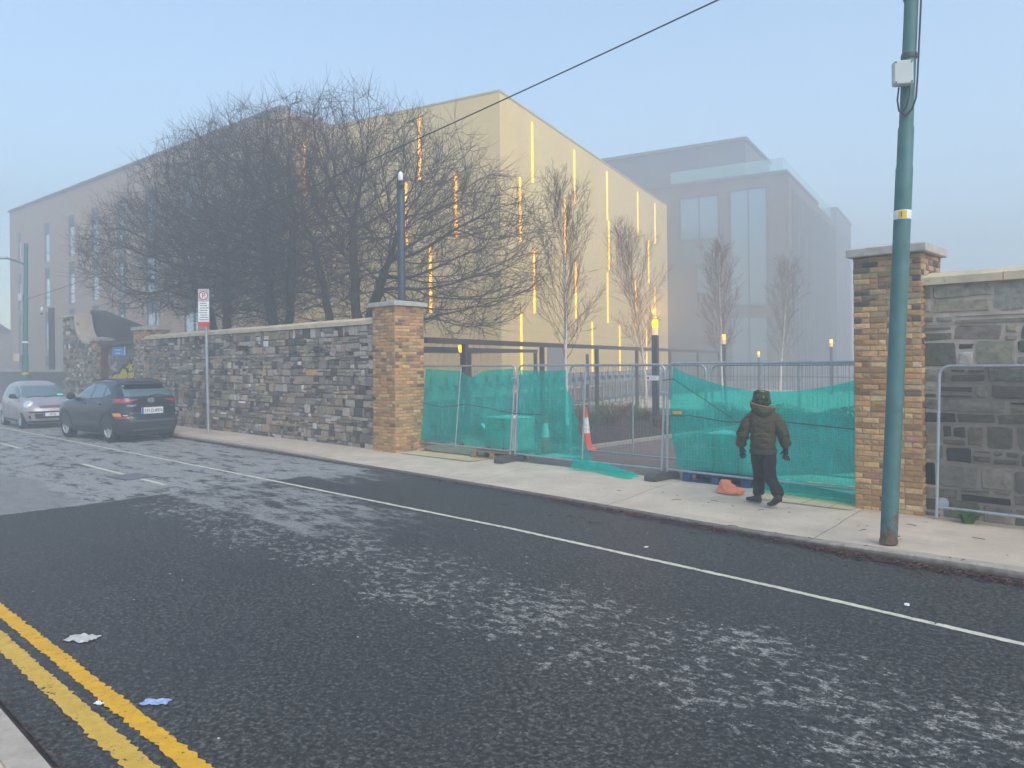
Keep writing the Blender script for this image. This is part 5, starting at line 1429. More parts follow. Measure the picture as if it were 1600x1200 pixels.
# cladding: arches, sills, bumper
def arch_pts(body, xw, r0, r1, side, off=0.012):
    m = MB(); n = 22; vs = []
    for k in range(n + 1):
        a = math.pi * (k / n) * 1.12 - 0.06 * math.pi
        for r in (r0, r1):
            x, z = xw + r * math.cos(a), max(0.21, 0.33 + r * math.sin(a))
            yy = body.y(min(max(x, -2.0), 2.02), z)
            for o_ in (off, -0.03): vs.append((x, side * (yy + o_), z))
    fs = []
    for k in range(n):
        a, b = 4 * k, 4 * k + 4; fs += [(a, b, b + 2, a + 2), (a + 1, a + 3, b + 3, b + 1), (a + 2, b + 2, b + 3, a + 3), (a, a + 1, b + 1, b)]
    return m.add(vs, fs + [(0, 2, 3, 1), (4 * n, 4 * n + 1, 4 * n + 3, 4 * n + 2)])
for sd in (1, -1):
    for xw in (1.30, -1.30): arch_pts(kb, xw, 0.375, 0.465, sd).build('arch_trim', CLAD, kn, smooth=True)
    kb.side_patch([(-0.9, 0.22), (0.9, 0.22)], [(-0.9, 0.38), (0.9, 0.38)], -0.86, 0.86, sd, 0.012).build('sill', CLAD, kn, smooth=True)
    kb.side_patch([(-0.8, 0.47), (0.8, 0.44)], [(-0.8, 0.53), (0.8, 0.50)], -0.75, 0.78, sd, 0.012).build('door_moulding', simple('grey_moulding', (0.075, 0.085, 0.092), 0.5) if sd == 1 else bpy.data.materials['grey_moulding'], kn, smooth=True)
    # glass: front door, rear door, rear quarter
    kb.side_patch([(-0.22, 1.035), (0.95, 1.03)], [(-0.22, 1.43), (0.1, 1.42), (0.45, 1.28), (0.93, 1.04)], -0.22, 0.88, sd, 0.006).build('side_window', CGLASS, kn, smooth=True)
    kb.side_patch([(-0.95, 1.08), (-0.28, 1.04)], [(-0.95, 1.38), (-0.6, 1.43), (-0.28, 1.43)], -0.90, -0.28, sd, 0.006).build('side_window', CGLASS, kn, smooth=True)
    kb.side_patch([(-1.30, 1.16), (-0.97, 1.09)], [(-1.30, 1.18), (-0.97, 1.37)], -1.28, -0.97, sd, 0.006, 8).build('side_window', CGLASS, kn, smooth=True)
    # door seams
    for x in (-0.25, 0.92, -0.98):
        kb.side_patch([(x - 1, 0.42), (x + 1, 0.42)], [(x - 1, 1.03), (x + 1, 1.03)], x - 0.006, x + 0.006, sd, 0.002, 1, 0.01).build('door_seam', BLACKP, kn)
    for x in (0.05, -0.82):
        yy = kb.y(x, 0.92) * sd; m = MB(); m.cbox((x, yy + sd * 0.012, 0.93), (0.2, 0.035, 0.035), 0.01); m.build('door_handle', DKP, kn)
    # mirror, roof rail
    yy = kb.y(0.72, 1.06); m = MB(); m.cbox((0.74, sd * (yy + 0.16), 1.09), (0.14, 0.22, 0.16), 0.045); m.box((0.76, sd * (yy + 0.03), 1.04), (0.06, 0.12, 0.05)); m.build('mirror', DKP, kn, smooth=True)
    m = MB(); m.tube([(0.15, sd * 0.585, 1.515), (0.0, sd * 0.59, 1.575), (-0.6, sd * 0.59, 1.60), (-1.15, sd * 0.565, 1.575), (-1.28, sd * 0.55, 1.53)], 0.018, 8); m.build('roof_rail', CLAD, kn, smooth=True)
    # high slim tail light wraps to the side, low light cluster
    y0, y1 = (0.42, 0.868) if sd > 0 else (-0.868, -0.42)
    rows = [(0.965, 0.62 if sd > 0 else -y1 * 0 - 0.87, 0.87 if sd > 0 else -0.62), (1.03, 0.33 if sd > 0 else -0.835, 0.835 if sd > 0 else -0.33)]
    kb.end_patch(rows, False, 0.012).build('tail_light', TAILR, kn, smooth=True)
    kb.side_patch([(-1.9, 0.985), (-1.45, 1.04)], [(-1.9, 1.04), (-1.45, 1.06)], -1.86, -1.5, sd, 0.012, 8).build('tail_light', TAILR, kn, smooth=True)
    a, b = (0.54, 0.875) if sd > 0 else (-0.875, -0.54)
    hb = kb.end_patch([(0.60, min(a + (0.1 if sd > 0 else 0), b), b - (0.1 if sd < 0 else 0)), (0.77, a + (0.03 if sd > 0 else 0), b - (0.03 if sd < 0 else 0))], False, 0.022); hb.build('light_housing', CLAD, kn, smooth=True)
    a, b = (0.64, 0.865) if sd > 0 else (-0.865, -0.64)
    lc = kb.end_patch([(0.615, a, b), (0.66, a, b)], False, 0.03, 8).build('lower_light', TAILR, kn, smooth=True)
    a, b = (0.775, 0.86) if sd > 0 else (-0.86, -0.775)
    kb.end_patch([(0.67, a, b), (0.755, a, b)], False, 0.03, 6).build('indicator', AMBL, kn, smooth=True)
    a, b = (0.66, 0.74) if sd > 0 else (-0.74, -0.66)
    kb.end_patch([(0.685, a, b), (0.705, a, b)], False, 0.03, 6).build('reversing_light', GREYBOX, kn, smooth=True)
kb.end_patch([(0.24, -0.80, 0.80), (0.34, -0.86, 0.86), (0.52, -0.885, 0.885), (0.585, -0.5, 0.5)], False, 0.014, 24).build('rear_bumper', CLAD, kn, smooth=True)
kb.end_patch([(0.525, -0.62, 0.62), (0.575, -0.55, 0.55)], False, 0.03, 20).build('bumper_step', bpy.data.materials['grey_moulding'], kn, smooth=True)
kb.end_patch([(0.30, -0.55, 0.55), (0.345, -0.5, 0.5)], False, 0.028, 20).build('skid_plate', bpy.data.materials['grey_moulding'], kn, smooth=True)
kb.end_patch([(1.10, -0.66, 0.66), (1.20, -0.63, 0.63), (1.40, -0.57, 0.57)], False, 0.006, 20).build('rear_window', CGLASS, kn, smooth=True)
kb.end_patch([(1.30, -0.585, 0.585), (1.405, -0.56, 0.56)], False, 0.012, 20).build('window_shade_band', CDARK, kn, smooth=True)
m = MB(); m.prism([(-1.42, 1.455), (-1.66, 1.435), (-1.665, 1.455), (-1.42, 1.515)], -0.53, 0.53, 'y'); m.build('spoiler', DKP, kn)
m = MB(); m.tube([(kb.end(0, 1.10, False) - 0.03, -0.02, 1.10), (kb.end(-.2, 1.15, False) - 0.03, -0.20, 1.14), (kb.end(-.42, 1.14, False) - 0.025, -0.42, 1.125)], 0.014, 6); m.lathe([(0.03, -0.03), (0.03, 0.03)], 10, (kb.end(0, 1.1, False) - 0.015, -0.02, 1.10), m=Matrix.Rotation(R(90), 3, 'Y')); m.build('wiper', BLACKP, kn, smooth=True)
m = MB(); m.tube([(-0.95, 0, 1.605), (-1.1, 0, 1.68)], 0.012, 6); m.lathe([(0.05, 0), (0.035, 0.02)], 10, (-0.95, 0, 1.60)); m.build('aerial', BLACKP, kn)
xe = kb.end(0, 0.72, False)
def car_zmap(z): return float(np.interp(z, [0, 0.80, 1.05, 1.40, 1.61, 2], [0, 0.80, 1.12, 1.44, 1.61, 2]))
def back_m(x, y, z, tilt=0): return Matrix.Translation((x, y, z)) @ Matrix.Rotation(R(-90), 4, 'Z') @ Matrix.Rotation(R(90 - tilt), 4, 'X')
m = MB(); m.cbox((xe - 0.012, 0.0, 0.79), (0.02, 0.60, 0.145), 0.004); pt = m.build('number_plate', WHT, kn)
m = MB(); m.box((xe - 0.0230, 0.27, 0.79), (0.004, 0.055, 0.14)); m.build('plate_flag', PLATEB, pt)
text_mesh('plate_text', '191-D-8974', 0.118, BLACKP, pt, back_m(xe - 0.0245, -0.03, 0.789), sx=0.86)
m = MB(); m.cbox((xe - 0.004, 0, 0.885), (0.03, 0.6, 0.05), 0.01); m.build('tailgate_handle', CLAD, kn)
xg = kb.end(0, 1.005, False)
rg_ = MB(); vs = []; N_ = 28
for k in range(N_):
    a = 2 * math.pi * k / N_
    for r_, o_ in ((1.0, 0.0), (1.0, -0.014), (0.78, -0.014), (0.78, 0.0)): vs.append((xg - 0.012 + o_, 0.092 * r_ * math.cos(a), 1.005 + 0.048 * r_ * math.sin(a)))
rg_.add(vs, [(k * 4 + j, ((k + 1) % N_) * 4 + j, ((k + 1) % N_) * 4 + (j + 1) % 4, k * 4 + (j + 1) % 4) for k in range(N_) for j in range(4)])
em = rg_.build('emblem', CHROME, kn)
m = MB()
for pts in (((0.045, 0.968), (0.03, 0.968), (0.018, 1.042), (0.035, 1.042)), ((-0.03, 0.968), (-0.045, 0.968), (-0.035, 1.042), (-0.018, 1.042)), ((0.03, 0.992), (-0.035, 1.004), (-0.034, 1.018), (0.028, 1.006))):
    m.prism(pts, xg - 0.026, xg - 0.012, 'x')
m.build('emblem_letter', CHROME, em)
text_mesh('lettering', 'HYUNDAI', 0.055, WHT, kn, back_m(kb.end(.52, 0.90, False) - 0.006, 0.53, 0.905), sx=1.05)
text_mesh('lettering', 'KONA', 0.045, simple('dull_chrome', (0.3, 0.31, 0.32), 0.35, 0.6), kn, back_m(kb.end(.55, 0.90, False) - 0.006, -0.56, 0.885), sx=1.05)

bpy.context.view_layer.update()
def _lift(o):
    for v in o.data.vertices: v.co.z = car_zmap(v.co.z)
for ch in [c for c in COL.objects if c.parent == kn and c.name.split('.')[0] != 'wheel']:
    _lift(ch)
    for g_ in [g for g in COL.objects if g.parent == ch]: _lift(g_)
# --- silver pink hatchback, facing us
SLP = paint('silver_mauve_paint', (0.46, 0.39, 0.40), 0.35)
mb_ = Body(xf=[(0.18, 1.74), (0.32, 1.83), (0.55, 1.85), (0.70, 1.78), (0.80, 1.66), (0.90, 1.42), (0.97, 1.12), (1.02, 0.98), (1.2, 0.66), (1.40, 0.30), (1.48, 0.10), (1.53, -0.1), (1.555, -0.3)],
           xr=[(0.18, -1.78), (0.32, -1.86), (0.6, -1.86), (0.85, -1.82), (1.0, -1.74), (1.2, -1.66), (1.40, -1.45), (1.48, -1.25), (1.53, -0.95), (1.555, -0.6)],
           w=[(0.18, 0.74), (0.32, 0.80), (0.55, 0.83), (0.72, 0.83), (0.88, 0.815), (0.97, 0.79), (1.2, 0.70), (1.40, 0.61), (1.48, 0.54), (1.53, 0.42), (1.555, 0.22)],
           nz_=[(0.18, 4.2), (0.8, 4.2), (1.0, 5), (1.4, 5), (1.555, 3.5)])
mc = thing('parked_car', 'small silver mauve hatchback parked facing us behind the dark crossover', 'car', (-32.5, 8.42, RZ), R(-1.5), 'cars parked along the kerb')
MS = 1.07; mc.scale = (MS, MS, MS)
o = mb_.mesh([0.18, 0.22, 0.27, 0.32, 0.38, 0.45, 0.5, 0.55, 0.60, 0.65, 0.70, 0.74, 0.78, 0.82, 0.86, 0.90, 0.93, 0.955, 0.98, 1.0, 1.03, 1.07, 1.12, 1.18, 1.24, 1.30, 1.36, 1.41, 1.45, 1.48, 1.51, 1.535, 1.55, 1.555]).build('body', SLP, mc, smooth=True)
WB2 = [(1.2, 0.72), (1.2, -0.72), (-1.23, 0.72), (-1.23, -0.72)]
cut_wheels(o, [(x, y, 0.29) for x, y in WB2], 0.345)
for x, y in WB2: wheel(mc, x, y + (0.06 if y > 0 else -0.06), 0.29, 0.19)
m = MB(); m.box((0, 0, 0.38), (3.0, 1.0, 0.28)); m.build('underbody', BLACKP, mc)
mb_.end_patch([(1.03, -0.70, 0.70), (1.2, -0.64, 0.64), (1.405, -0.54, 0.54)], True, 0.006, 20).build('windscreen', CGLASS, mc, smooth=True)
m = MB(); m.tube([(mb_.end(-.5, 1.025, True) + 0.02, -0.55, 1.02), (mb_.end(-.2, 1.05, True) + 0.025, -0.2, 1.05), (mb_.end(.15, 1.03, True) + 0.02, 0.2, 1.03)], 0.014, 6); m.tube([(mb_.end(0, 1.02, True) + 0.02, 0.0, 1.02), (mb_.end(.3, 1.05, True) + 0.02, 0.3, 1.05), (mb_.end(.55, 1.03, True) + 0.02, 0.55, 1.03)], 0.014, 6); m.build('wiper', BLACKP, mc)
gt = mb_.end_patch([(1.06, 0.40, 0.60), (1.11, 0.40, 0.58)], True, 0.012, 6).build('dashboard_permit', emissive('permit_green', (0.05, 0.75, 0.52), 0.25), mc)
mb_.end_patch([(0.685, -0.37, 0.37), (0.765, -0.40, 0.40)], True, 0.010, 18).build('grille', SLP, mc, smooth=True)
for z in (0.70, 0.735): mb_.end_patch([(z, -0.34, 0.34), (z + 0.020, -0.35, 0.35)], True, 0.018, 18).build('grille_slot', BLACKP, mc)
mb_.end_patch([(0.34, -0.46, 0.46), (0.50, -0.50, 0.50)], True, 0.010, 18).build('lower_intake', BLACKP, mc, smooth=True)
mb_.end_patch([(0.53, -0.62, 0.62), (0.58, -0.66, 0.66)], True, 0.016, 18).build('bumper_strip', CLAD, mc, smooth=True)
mb_.end_patch([(0.20, -0.62, 0.62), (0.265, -0.64, 0.64)], True, 0.012, 18).build('lower_lip', CLAD, mc, smooth=True)
xe = mb_.end(0, 0.5, True)
m = MB(); m.cbox((xe + 0.024, 0, 0.47), (0.014, 0.52, 0.115), 0.004); pt = m.build('number_plate', WHT, mc)
m = MB(); m.box((xe + 0.0325, -0.235, 0.47), (0.004, 0.05, 0.11)); m.build('plate_flag', PLATEB, pt)
text_mesh('plate_text', '07 D', 0.09, BLACKP, pt, Matrix.Translation((xe + 0.0335, 0.02, 0.47)) @ Matrix.Rotation(R(90), 4, 'Z') @ Matrix.Rotation(R(90), 4, 'X'))
for sd in (1, -1):
    m = MB(); c = Vector((mb_.end(0.60, 0.80, True) - 0.03, sd * 0.60, 0.795)); nrm = Vector((0.72, sd * 0.42, 0.55)).normalized()
    q = nrm.to_track_quat('Z', 'Y').to_matrix()
    m.lathe([(0.155, -0.10), (0.158, 0.0), (0.14, 0.03), (0.09, 0.055), (0.02, 0.065)], 24, c, m=q); hl = m.build('headlight', LENS, mc, smooth=True)
    m = MB(); m.lathe([(0.085, 0.045), (0.088, 0.062), (0.05, 0.068), (0.01, 0.07)], 20, c, m=q); m.build('reflector', CHROME, hl, smooth=True)
    m = MB(); m.lathe([(0.055, 0), (0.05, 0.02), (0.01, 0.022)], 16, (mb_.end(0.6, 0.40, True) - 0.005, sd * 0.60, 0.40), m=Matrix.Rotation(R(90), 3, 'Y')); m.build('fog_light', CDARK, mc, smooth=True)
    mb_.side_patch([(-0.15, 1.0), (0.9, 0.985)], [(-0.15, 1.39), (0.1, 1.38), (0.4, 1.25), (0.86, 1.0)], -0.12, 0.80, sd, 0.006).build('side_window', CGLASS, mc, smooth=True)
    mb_.side_patch([(-1.1, 1.02), (-0.2, 1.0)], [(-1.1, 1.30), (-0.8, 1.38), (-0.2, 1.39)], -1.02, -0.2, sd, 0.006).build('side_window', CGLASS, mc, smooth=True)
    for x in (-0.16, 0.86, -0.95): mb_.side_patch([(x - 1, 0.30), (x + 1, 0.30)], [(x - 1, 0.98), (x + 1, 0.98)], x - 0.006, x + 0.006, sd, 0.002, 1, 0.01).build('door_seam', BLACKP, mc)
    mb_.side_patch([(-0.85, 0.22), (0.85, 0.22)], [(-0.85, 0.30), (0.85, 0.30)], -0.82, 0.80, sd, 0.010).build('sill', CLAD, mc, smooth=True)
    yy = mb_.y(0.62, 1.02); m = MB(); m.cbox((0.66, sd * (yy + 0.14), 1.06), (0.13, 0.21, 0.15), 0.045); m.box((0.67, sd * (yy + 0.03), 1.01), (0.06, 0.12, 0.05)); m.build('mirror', CLAD, mc, smooth=True)
    m = MB(); m.cbox((-0.0, sd * (mb_.y(0, 0.86) + 0.012), 0.87), (0.18, 0.035, 0.035), 0.01); m.build('door_handle', SLP, mc)
m = MB(); m.tube([(-0.9, 0, 1.54), (-1.08, 0, 1.75)], 0.008, 6); m.build('aerial', BLACKP, mc)

# ------------------------------------------------------------------ person
SKIN = simple('skin', (0.46, 0.28, 0.20), 0.6, var=0.06)
def cloth(name, c, bump, sc_, rough=0.85, sheen=0.0):
    t = NT(name); co = t.coord()
    n = t.noise(t.mapping(co, (1, 1, 1.9)), sc_, 5, 0.6); f = t.noise(co, 160, 3, 0.6)
    col = t.ramp(n, [(0.3, sc3(c, 0.75)), (0.7, sc3(c, 1.25))])
    return t.done(t.bsdf(col, rough, 0, t.bump(n, bump, 0.05), 0.35))
OLIVE = cloth('olive_jacket', (0.052, 0.050, 0.020), 0.95, 8, 0.55)
TROUS = cloth('black_trousers', (0.010, 0.011, 0.013), 0.6, 8)
GLOVE = simple('black_glove', (0.010, 0.010, 0.011), 0.8, var=0.2, scale=20)
SHOE = simple('dark_boot', (0.016, 0.018, 0.024), 0.6, var=0.2, scale=20)
FUR = simple('tan_fur', (0.30, 0.19, 0.10), 0.9, var=0.4, scale=40)
CAMO = NT('camouflage'); co = CAMO.coord()
c1 = CAMO.noise(co, 17, 2, 0.5); c2 = CAMO.noise(CAMO.mapping(co, loc=(3, 1, 2)), 15, 2, 0.5)
col = CAMO.mix((0.045, 0.062, 0.030), (0.012, 0.016, 0.010), CAMO.math('GREATER_THAN', c1, 0.52)); col = CAMO.mix(col, (0.23, 0.22, 0.14), CAMO.math('GREATER_THAN', c2, 0.63))
CAMOM = CAMO.done(CAMO.bsdf(col, 0.95, spec=0.1, normal=CAMO.bump(CAMO.noise(co, 26, 4), 0.5, 0.02)))
def skin_obj(name, pts, edges, rad, mat, parent, root=0, sub=2, disp=None):
    me = bpy.data.meshes.new(name); me.from_pydata(pts, edges, []); me.update()
    o = bpy.data.objects.new(name, me); COL.objects.link(o); o.parent = parent
    md = o.modifiers.new('skin', 'SKIN'); md.use_smooth_shade = True
    sv = me.skin_vertices[0].data
    for i, r in enumerate(rad):
        sv[i].radius = (r, r) if not isinstance(r, tuple) else r; sv[i].use_root = (i == root)
    sm = o.modifiers.new('sub', 'SUBSURF'); sm.levels = sub; sm.render_levels = sub
    bpy.context.view_layer.update()
    ne = bpy.data.meshes.new_from_object(o.evaluated_get(bpy.context.evaluated_depsgraph_get()))
    o.modifiers.clear(); o.data = ne; ne.materials.clear(); ne.materials.append(mat)
    if disp:
        amp, sc_, zst = disp
        ne.calc_loop_triangles()
        co = np.array([v.co for v in ne.vertices]); nr = np.array([v.normal for v in ne.vertices])
        d = np.array([mnoise.noise(Vector((p[0] * sc_, p[1] * sc_, p[2] * sc_ * zst))) + 0.5 * mnoise.noise(Vector((p[0] * sc_ * 2.3, p[1] * sc_ * 2.3 + 4, p[2] * sc_ * 2.3 * zst))) for p in co])
        ne.vertices.foreach_set('co', (co + nr * (d * amp)[:, None]).astype(np.float32).ravel())
    ne.polygons.foreach_set('use_smooth', [True] * len(ne.polygons)); ne.update()
    return o
# local frame: x to the viewer's right, y away from the viewer, z up
pe = thing('person', 'person in olive hooded jacket and camouflage bucket hat walking past the netting, seen from behind', 'person', (-5.02, 10.36, 0), R(27))
FW = Vector((-0.64, 0.77, 0))
hipL, hipR = Vector((-0.07, 0.05, 0.80)), Vector((0.10, -0.03, 0.80))
knL, knR = Vector((-0.035, 0.19, 0.45)), Vector((0.085, -0.04, 0.43)); anL, anR = Vector((-0.055, 0.17, 0.09)), Vector((0.235, -0.18, 0.15))
shL, shR = Vector((-0.145, 0.04, 1.26)), Vector((0.155, -0.02, 1.26))
elL, elR = Vector((-0.265, 0.0, 1.01)), Vector((0.285, -0.01, 1.02)); wrL, wrR = Vector((-0.285, 0.11, 0.815)), Vector((0.315, 0.06, 0.80))
neck, head = Vector((0.01, 0.03, 1.37)), Vector((0.0, 0.05, 1.51))
P = [(0.01, 0.0, 0.86), (0.01, 0.0, 1.05), (0.01, 0.01, 1.24), neck, (0.0, 0.045, 1.44), head, (0.0, 0.05, 1.58), hipL, knL, anL, hipR, knR, anR, shL, elL, wrL, shR, elR, wrR]
E_ = [(0, 1), (1, 2), (2, 3), (3, 4), (4, 5), (5, 6), (0, 7), (7, 8), (8, 9), (0, 10), (10, 11), (11, 12), (2, 13), (13, 14), (14, 15), (2, 16), (16, 17), (17, 18)]
bd = skin_obj('body', [tuple(p) for p in P], E_, [0.11, 0.11, 0.12, 0.055, 0.07, 0.085, 0.06, 0.075, 0.05, 0.035, 0.075, 0.05, 0.035, 0.055, 0.04, 0.028, 0.055, 0.04, 0.028], SKIN, pe)
# face on the far side: nose, eyes, mouth, ears
m = MB(); 
m.tube([head + Vector((-0.055, 0.075, 0.02)), head + Vector((-0.07, 0.095, -0.02)), head + Vector((-0.06, 0.08, -0.03))], [0.008, 0.015, 0.008], 8); m.build('nose', SKIN, bd, smooth=True)
for s in (-1, 1):
    sidev = Vector((0.77, 0.64, 0)) * s
    m = MB(); m.lathe([(0.004, -0.025), (0.018, -0.01), (0.018, 0.012), (0.004, 0.03)], 8, head + sidev * 0.085 + Vector((0, 0, -0.02))); m.build('ear', SKIN, bd, smooth=True)
    m = MB(); m.lathe([(0.002, -0.008), (0.011, 0), (0.002, 0.008)], 8, head + FW * 0.08 + sidev * 0.032 + Vector((0, 0, 0.015))); m.build('eye', BLACKP, bd, smooth=True)
m = MB(); m.tube([head + FW * 0.082 + Vector((0.02, 0.017, -0.055)), head + FW * 0.088 + Vector((0, 0, -0.055)), head + FW * 0.082 - Vector((0.02, 0.017, 0.055))], 0.006, 6); m.build('mouth', simple('lips', (0.33, 0.14, 0.12), 0.6), bd, smooth=True)
# trousers
P = [(0.01, 0.0, 0.84), hipL + Vector((-0.005, 0, -0.06)), (hipL + knL) / 2, knL, (knL + anL) / 2, anL + Vector((0, 0, 0.0)), hipR + Vector((0.005, 0, -0.06)), (hipR + knR) / 2, knR, (knR + anR) / 2, anR + Vector((0, 0, -0.01))]
E_ = [(0, 1), (1, 2), (2, 3), (3, 4), (4, 5), (0, 6), (6, 7), (7, 8), (8, 9), (9, 10)]
skin_obj('trousers', [tuple(p) for p in P], E_, [(0.12, 0.11), 0.100, 0.104, 0.096, 0.086, 0.082, 0.100, 0.106, 0.098, 0.088, 0.084], TROUS, pe, disp=(0.012, 9, 1.6))
# jacket: torso and sleeves as one surface
P = [(0.015, 0.0, 0.745), (0.015, 0.0, 0.86), (0.015, 0.0, 1.05), (0.012, 0.005, 1.20), (0.01, 0.02, 1.31), (0.01, 0.035, 1.38), shL, (shL + elL) / 2 + Vector((-0.015, 0, 0.01)), elL, (elL + wrL) / 2, wrL + Vector((0, 0, 0.0)), shR, (shR + elR) / 2 + Vector((0.015, 0, 0.01)), elR, (elR + wrR) / 2, wrR + Vector((0, 0, 0.0))]
E_ = [(0, 1), (1, 2), (2, 3), (3, 4), (4, 5), (3, 6), (6, 7), (7, 8), (8, 9), (9, 10), (3, 11), (11, 12), (12, 13), (13, 14), (14, 15)]
skin_obj('jacket', [tuple(p) for p in P], E_, [(0.185, 0.165), (0.200, 0.175), (0.190, 0.165), (0.178, 0.15), (0.150, 0.13), 0.10, 0.108, 0.102, 0.096, 0.090, 0.080, 0.108, 0.102, 0.096, 0.090, 0.080], OLIVE, pe, disp=(0.024, 8, 1.9))
m = MB(); m.lathe([(0.158, 0.725), (0.172, 0.735), (0.176, 0.76), (0.176, 0.785), (0.165, 0.80)], 28, (0.015, 0, 0), m=Matrix.Diagonal((1.08, 0.92, 1)))
m.build('hem_band', simple('olive_rib', (0.034, 0.033, 0.019), 0.9, var=0.2, scale=60), pe, smooth=True)
# hood lying on the back, fur edge
m = MB()
def hood(u, v):
    a = (u - 0.5) * math.pi * 1.5; c_ = max(0.0, math.cos(a)); k_ = c_ ** 0.8 if c_ > 0 else 0.0
    r_ = 0.168 + 0.05 * math.sin(math.pi * min(1, v * 1.15)) * (0.3 + 0.7 * c_) - 0.06 * v
    z = 1.425 - v * (0.07 + 0.20 * k_) + 0.012 * math.sin(math.pi * v) - 0.035 * math.sin(a) * (1 - v) - 0.02 * c_ * (1 - v)
    r_ += 0.016 * nz(math.sin(a) * 4, math.cos(a) * 4, v * 4); x = 0.012 + r_ * 0.96 * math.sin(a); y = 0.045 - r_ * 0.95 * math.cos(a)
    return (x, y, z + 0.012 * nz(x * 18, y * 9, z * 14))
m.grid(hood, 30, 14); hd_ = m.build('hood', OLIVE, pe, smooth='all', fixn=False)
md = hd_.modifiers.new('solid', 'SOLIDIFY'); md.thickness = 0.022; md.offset = 0
m = MB()
for uu in np.linspace(0.02, 0.98, 420):
    p_ = Vector(hood(uu, 0.0)); d_ = Vector((random.gauss(0, 1), random.gauss(0, 1), random.gauss(0.4, 1))).normalized(); L_ = random.uniform(0.015, 0.034); w_ = d_.orthogonal().normalized() * 0.0045
    m.add([p_ - w_, p_ + w_, p_ + d_ * L_], [(0, 1, 2)])
m.tube([hood(u, 0.0) for u in np.linspace(0.0, 1.0, 24)], 0.012, 6)
m.build('fur_trim', FUR, pe, fixn=False)
# hat
m = MB(); m.lathe([(0.128, 1.432), (0.137, 1.437), (0.130, 1.47), (0.122, 1.50), (0.121, 1.52), (0.119, 1.555), (0.112, 1.59), (0.094, 1.615), (0.06, 1.630), (0.008, 1.634)], 30, (0.0, 0.05, 0))
m.v = [(x + 0.012 * nz(x * 11, y * 11, z * 9), y + 0.012 * nz(x * 11 + 5, y * 11, z * 9), z + 0.022 * nz(x * 8 + 2, y * 8, z * 3) - 0.10 * (x - 0.0) * (1 if z > 1.5 else 0.6)) for x, y, z in m.v]
m.build('bucket_hat', CAMOM, pe, smooth='all')
m = MB(); m.lathe([(0.09, 1.40), (0.10, 1.42), (0.10, 1.50), (0.06, 1.52)], 20, (0, 0.045, 0)); m.build('hair', simple('dark_hair', (0.04, 0.03, 0.025), 0.8), bd, smooth=True)
# gloves with fingers
def hand(wr_, down, palmside, thumb, curl):
    S_ = 1.22
    # down: direction of the fingers, palmside: across the knuckles, thumb: side the thumb leaves
    n_ = down.cross(palmside).normalized(); pts = []; ed = []; rd = []
    def add(p, r, par=None):
        pts.append(tuple(p)); rd.append(r)
        if par is not None: ed.append((par, len(pts) - 1))
        return len(pts) - 1
    w0 = add(wr_ + Vector((0, 0, 0.05)), (0.036, 0.032)); p0 = add(wr_ + down * 0.045 * S_, (0.036 * S_, 0.022), w0); p1 = add(wr_ + down * 0.085 * S_, (0.036 * S_, 0.019), p0)
    palm = skin_obj('glove', pts, ed, rd, GLOVE, pe, sub=2)
    for k, (off, L) in enumerate(((-0.028, 0.068), (-0.009, 0.078), (0.010, 0.072), (0.028, 0.056))):
        off *= S_; L *= S_; b = wr_ + down * 0.078 * S_ + palmside * off; d = (down + palmside * off * 4.5).normalized(); q = [b]; 
        for j in range(3):
            d = (d + n_ * curl[k] * (0.6 + 0.4 * j)).normalized(); q.append(q[-1] + d * L / 3)
        skin_obj('finger', [tuple(x) for x in q], [(0, 1), (1, 2), (2, 3)], [0.0125, 0.0125, 0.0115, 0.0095], GLOVE, palm, sub=1)
    b = wr_ + down * 0.03 + thumb * 0.028; d = (thumb * 0.9 + down * 0.7).normalized(); q = [b, b + d * 0.035, b + d * 0.035 + (d + down * 0.4 + n_ * 0.2).normalized() * 0.04]
    skin_obj('thumb', [tuple(x) for x in q], [(0, 1), (1, 2)], [0.0135, 0.0125, 0.009], GLOVE, palm, sub=1)
hand(wrL, Vector((0.10, 0.16, -1)).normalized(), Vector((0.75, 0.62, 0.12)).normalized(), Vector((0.80, 0.55, -0.25)).normalized(), (0.25, 0.3, 0.3, 0.35))
hand(wrR, Vector((0.02, 0.10, -1)).normalized(), Vector((-0.90, 0.35, 0)).normalized(), Vector((-0.95, 0.25, -0.15)).normalized(), (0.15, 0.2, 0.22, 0.3))
def boot(heel, fw, pitch):
    m = MB(); sx = Vector((fw.y, -fw.x, 0)); L = 0.285
    prof = [(0.0, 0.030, 0.10), (0.04, 0.038, 0.115), (0.09, 0.040, 0.11), (0.13, 0.042, 0.085), (0.17, 0.047, 0.068), (0.22, 0.050, 0.058), (0.26, 0.042, 0.048), (0.285, 0.022, 0.036)]
    vs = []; n = 12
    for l, w, h in prof:
        for k in range(n):
            a = 2 * math.pi * k / n; c, s = math.cos(a), math.sin(a)
            y = w * math.copysign(abs(c) ** 0.7, c); z = h * 0.5 + h * 0.5 * math.copysign(abs(s) ** 0.6, s)
            ll = l - 0.0; zz = z
            if pitch and l < 0.19: zz = z + (0.19 - l) * math.sin(pitch); ll = 0.19 - (0.19 - l) * math.cos(pitch) + z * math.sin(pitch) * 0.6
            vs.append(heel + fw * ll + sx * y + Vector((0, 0, zz + 0.004)))
    fs = [(i * n + k, i * n + (k + 1) % n, (i + 1) * n + (k + 1) % n, (i + 1) * n + k) for i in range(len(prof) - 1) for k in range(n)] + [tuple(range(n - 1, -1, -1)), tuple((len(prof) - 1) * n + k for k in range(n))]
    m.add(vs, fs); return m.build('boot', SHOE, pe, smooth='all')
boot(Vector((-0.03, 0.125, 0)), FW, 0.0)
boot(Vector((0.255, -0.255, 0)), FW, R(30))

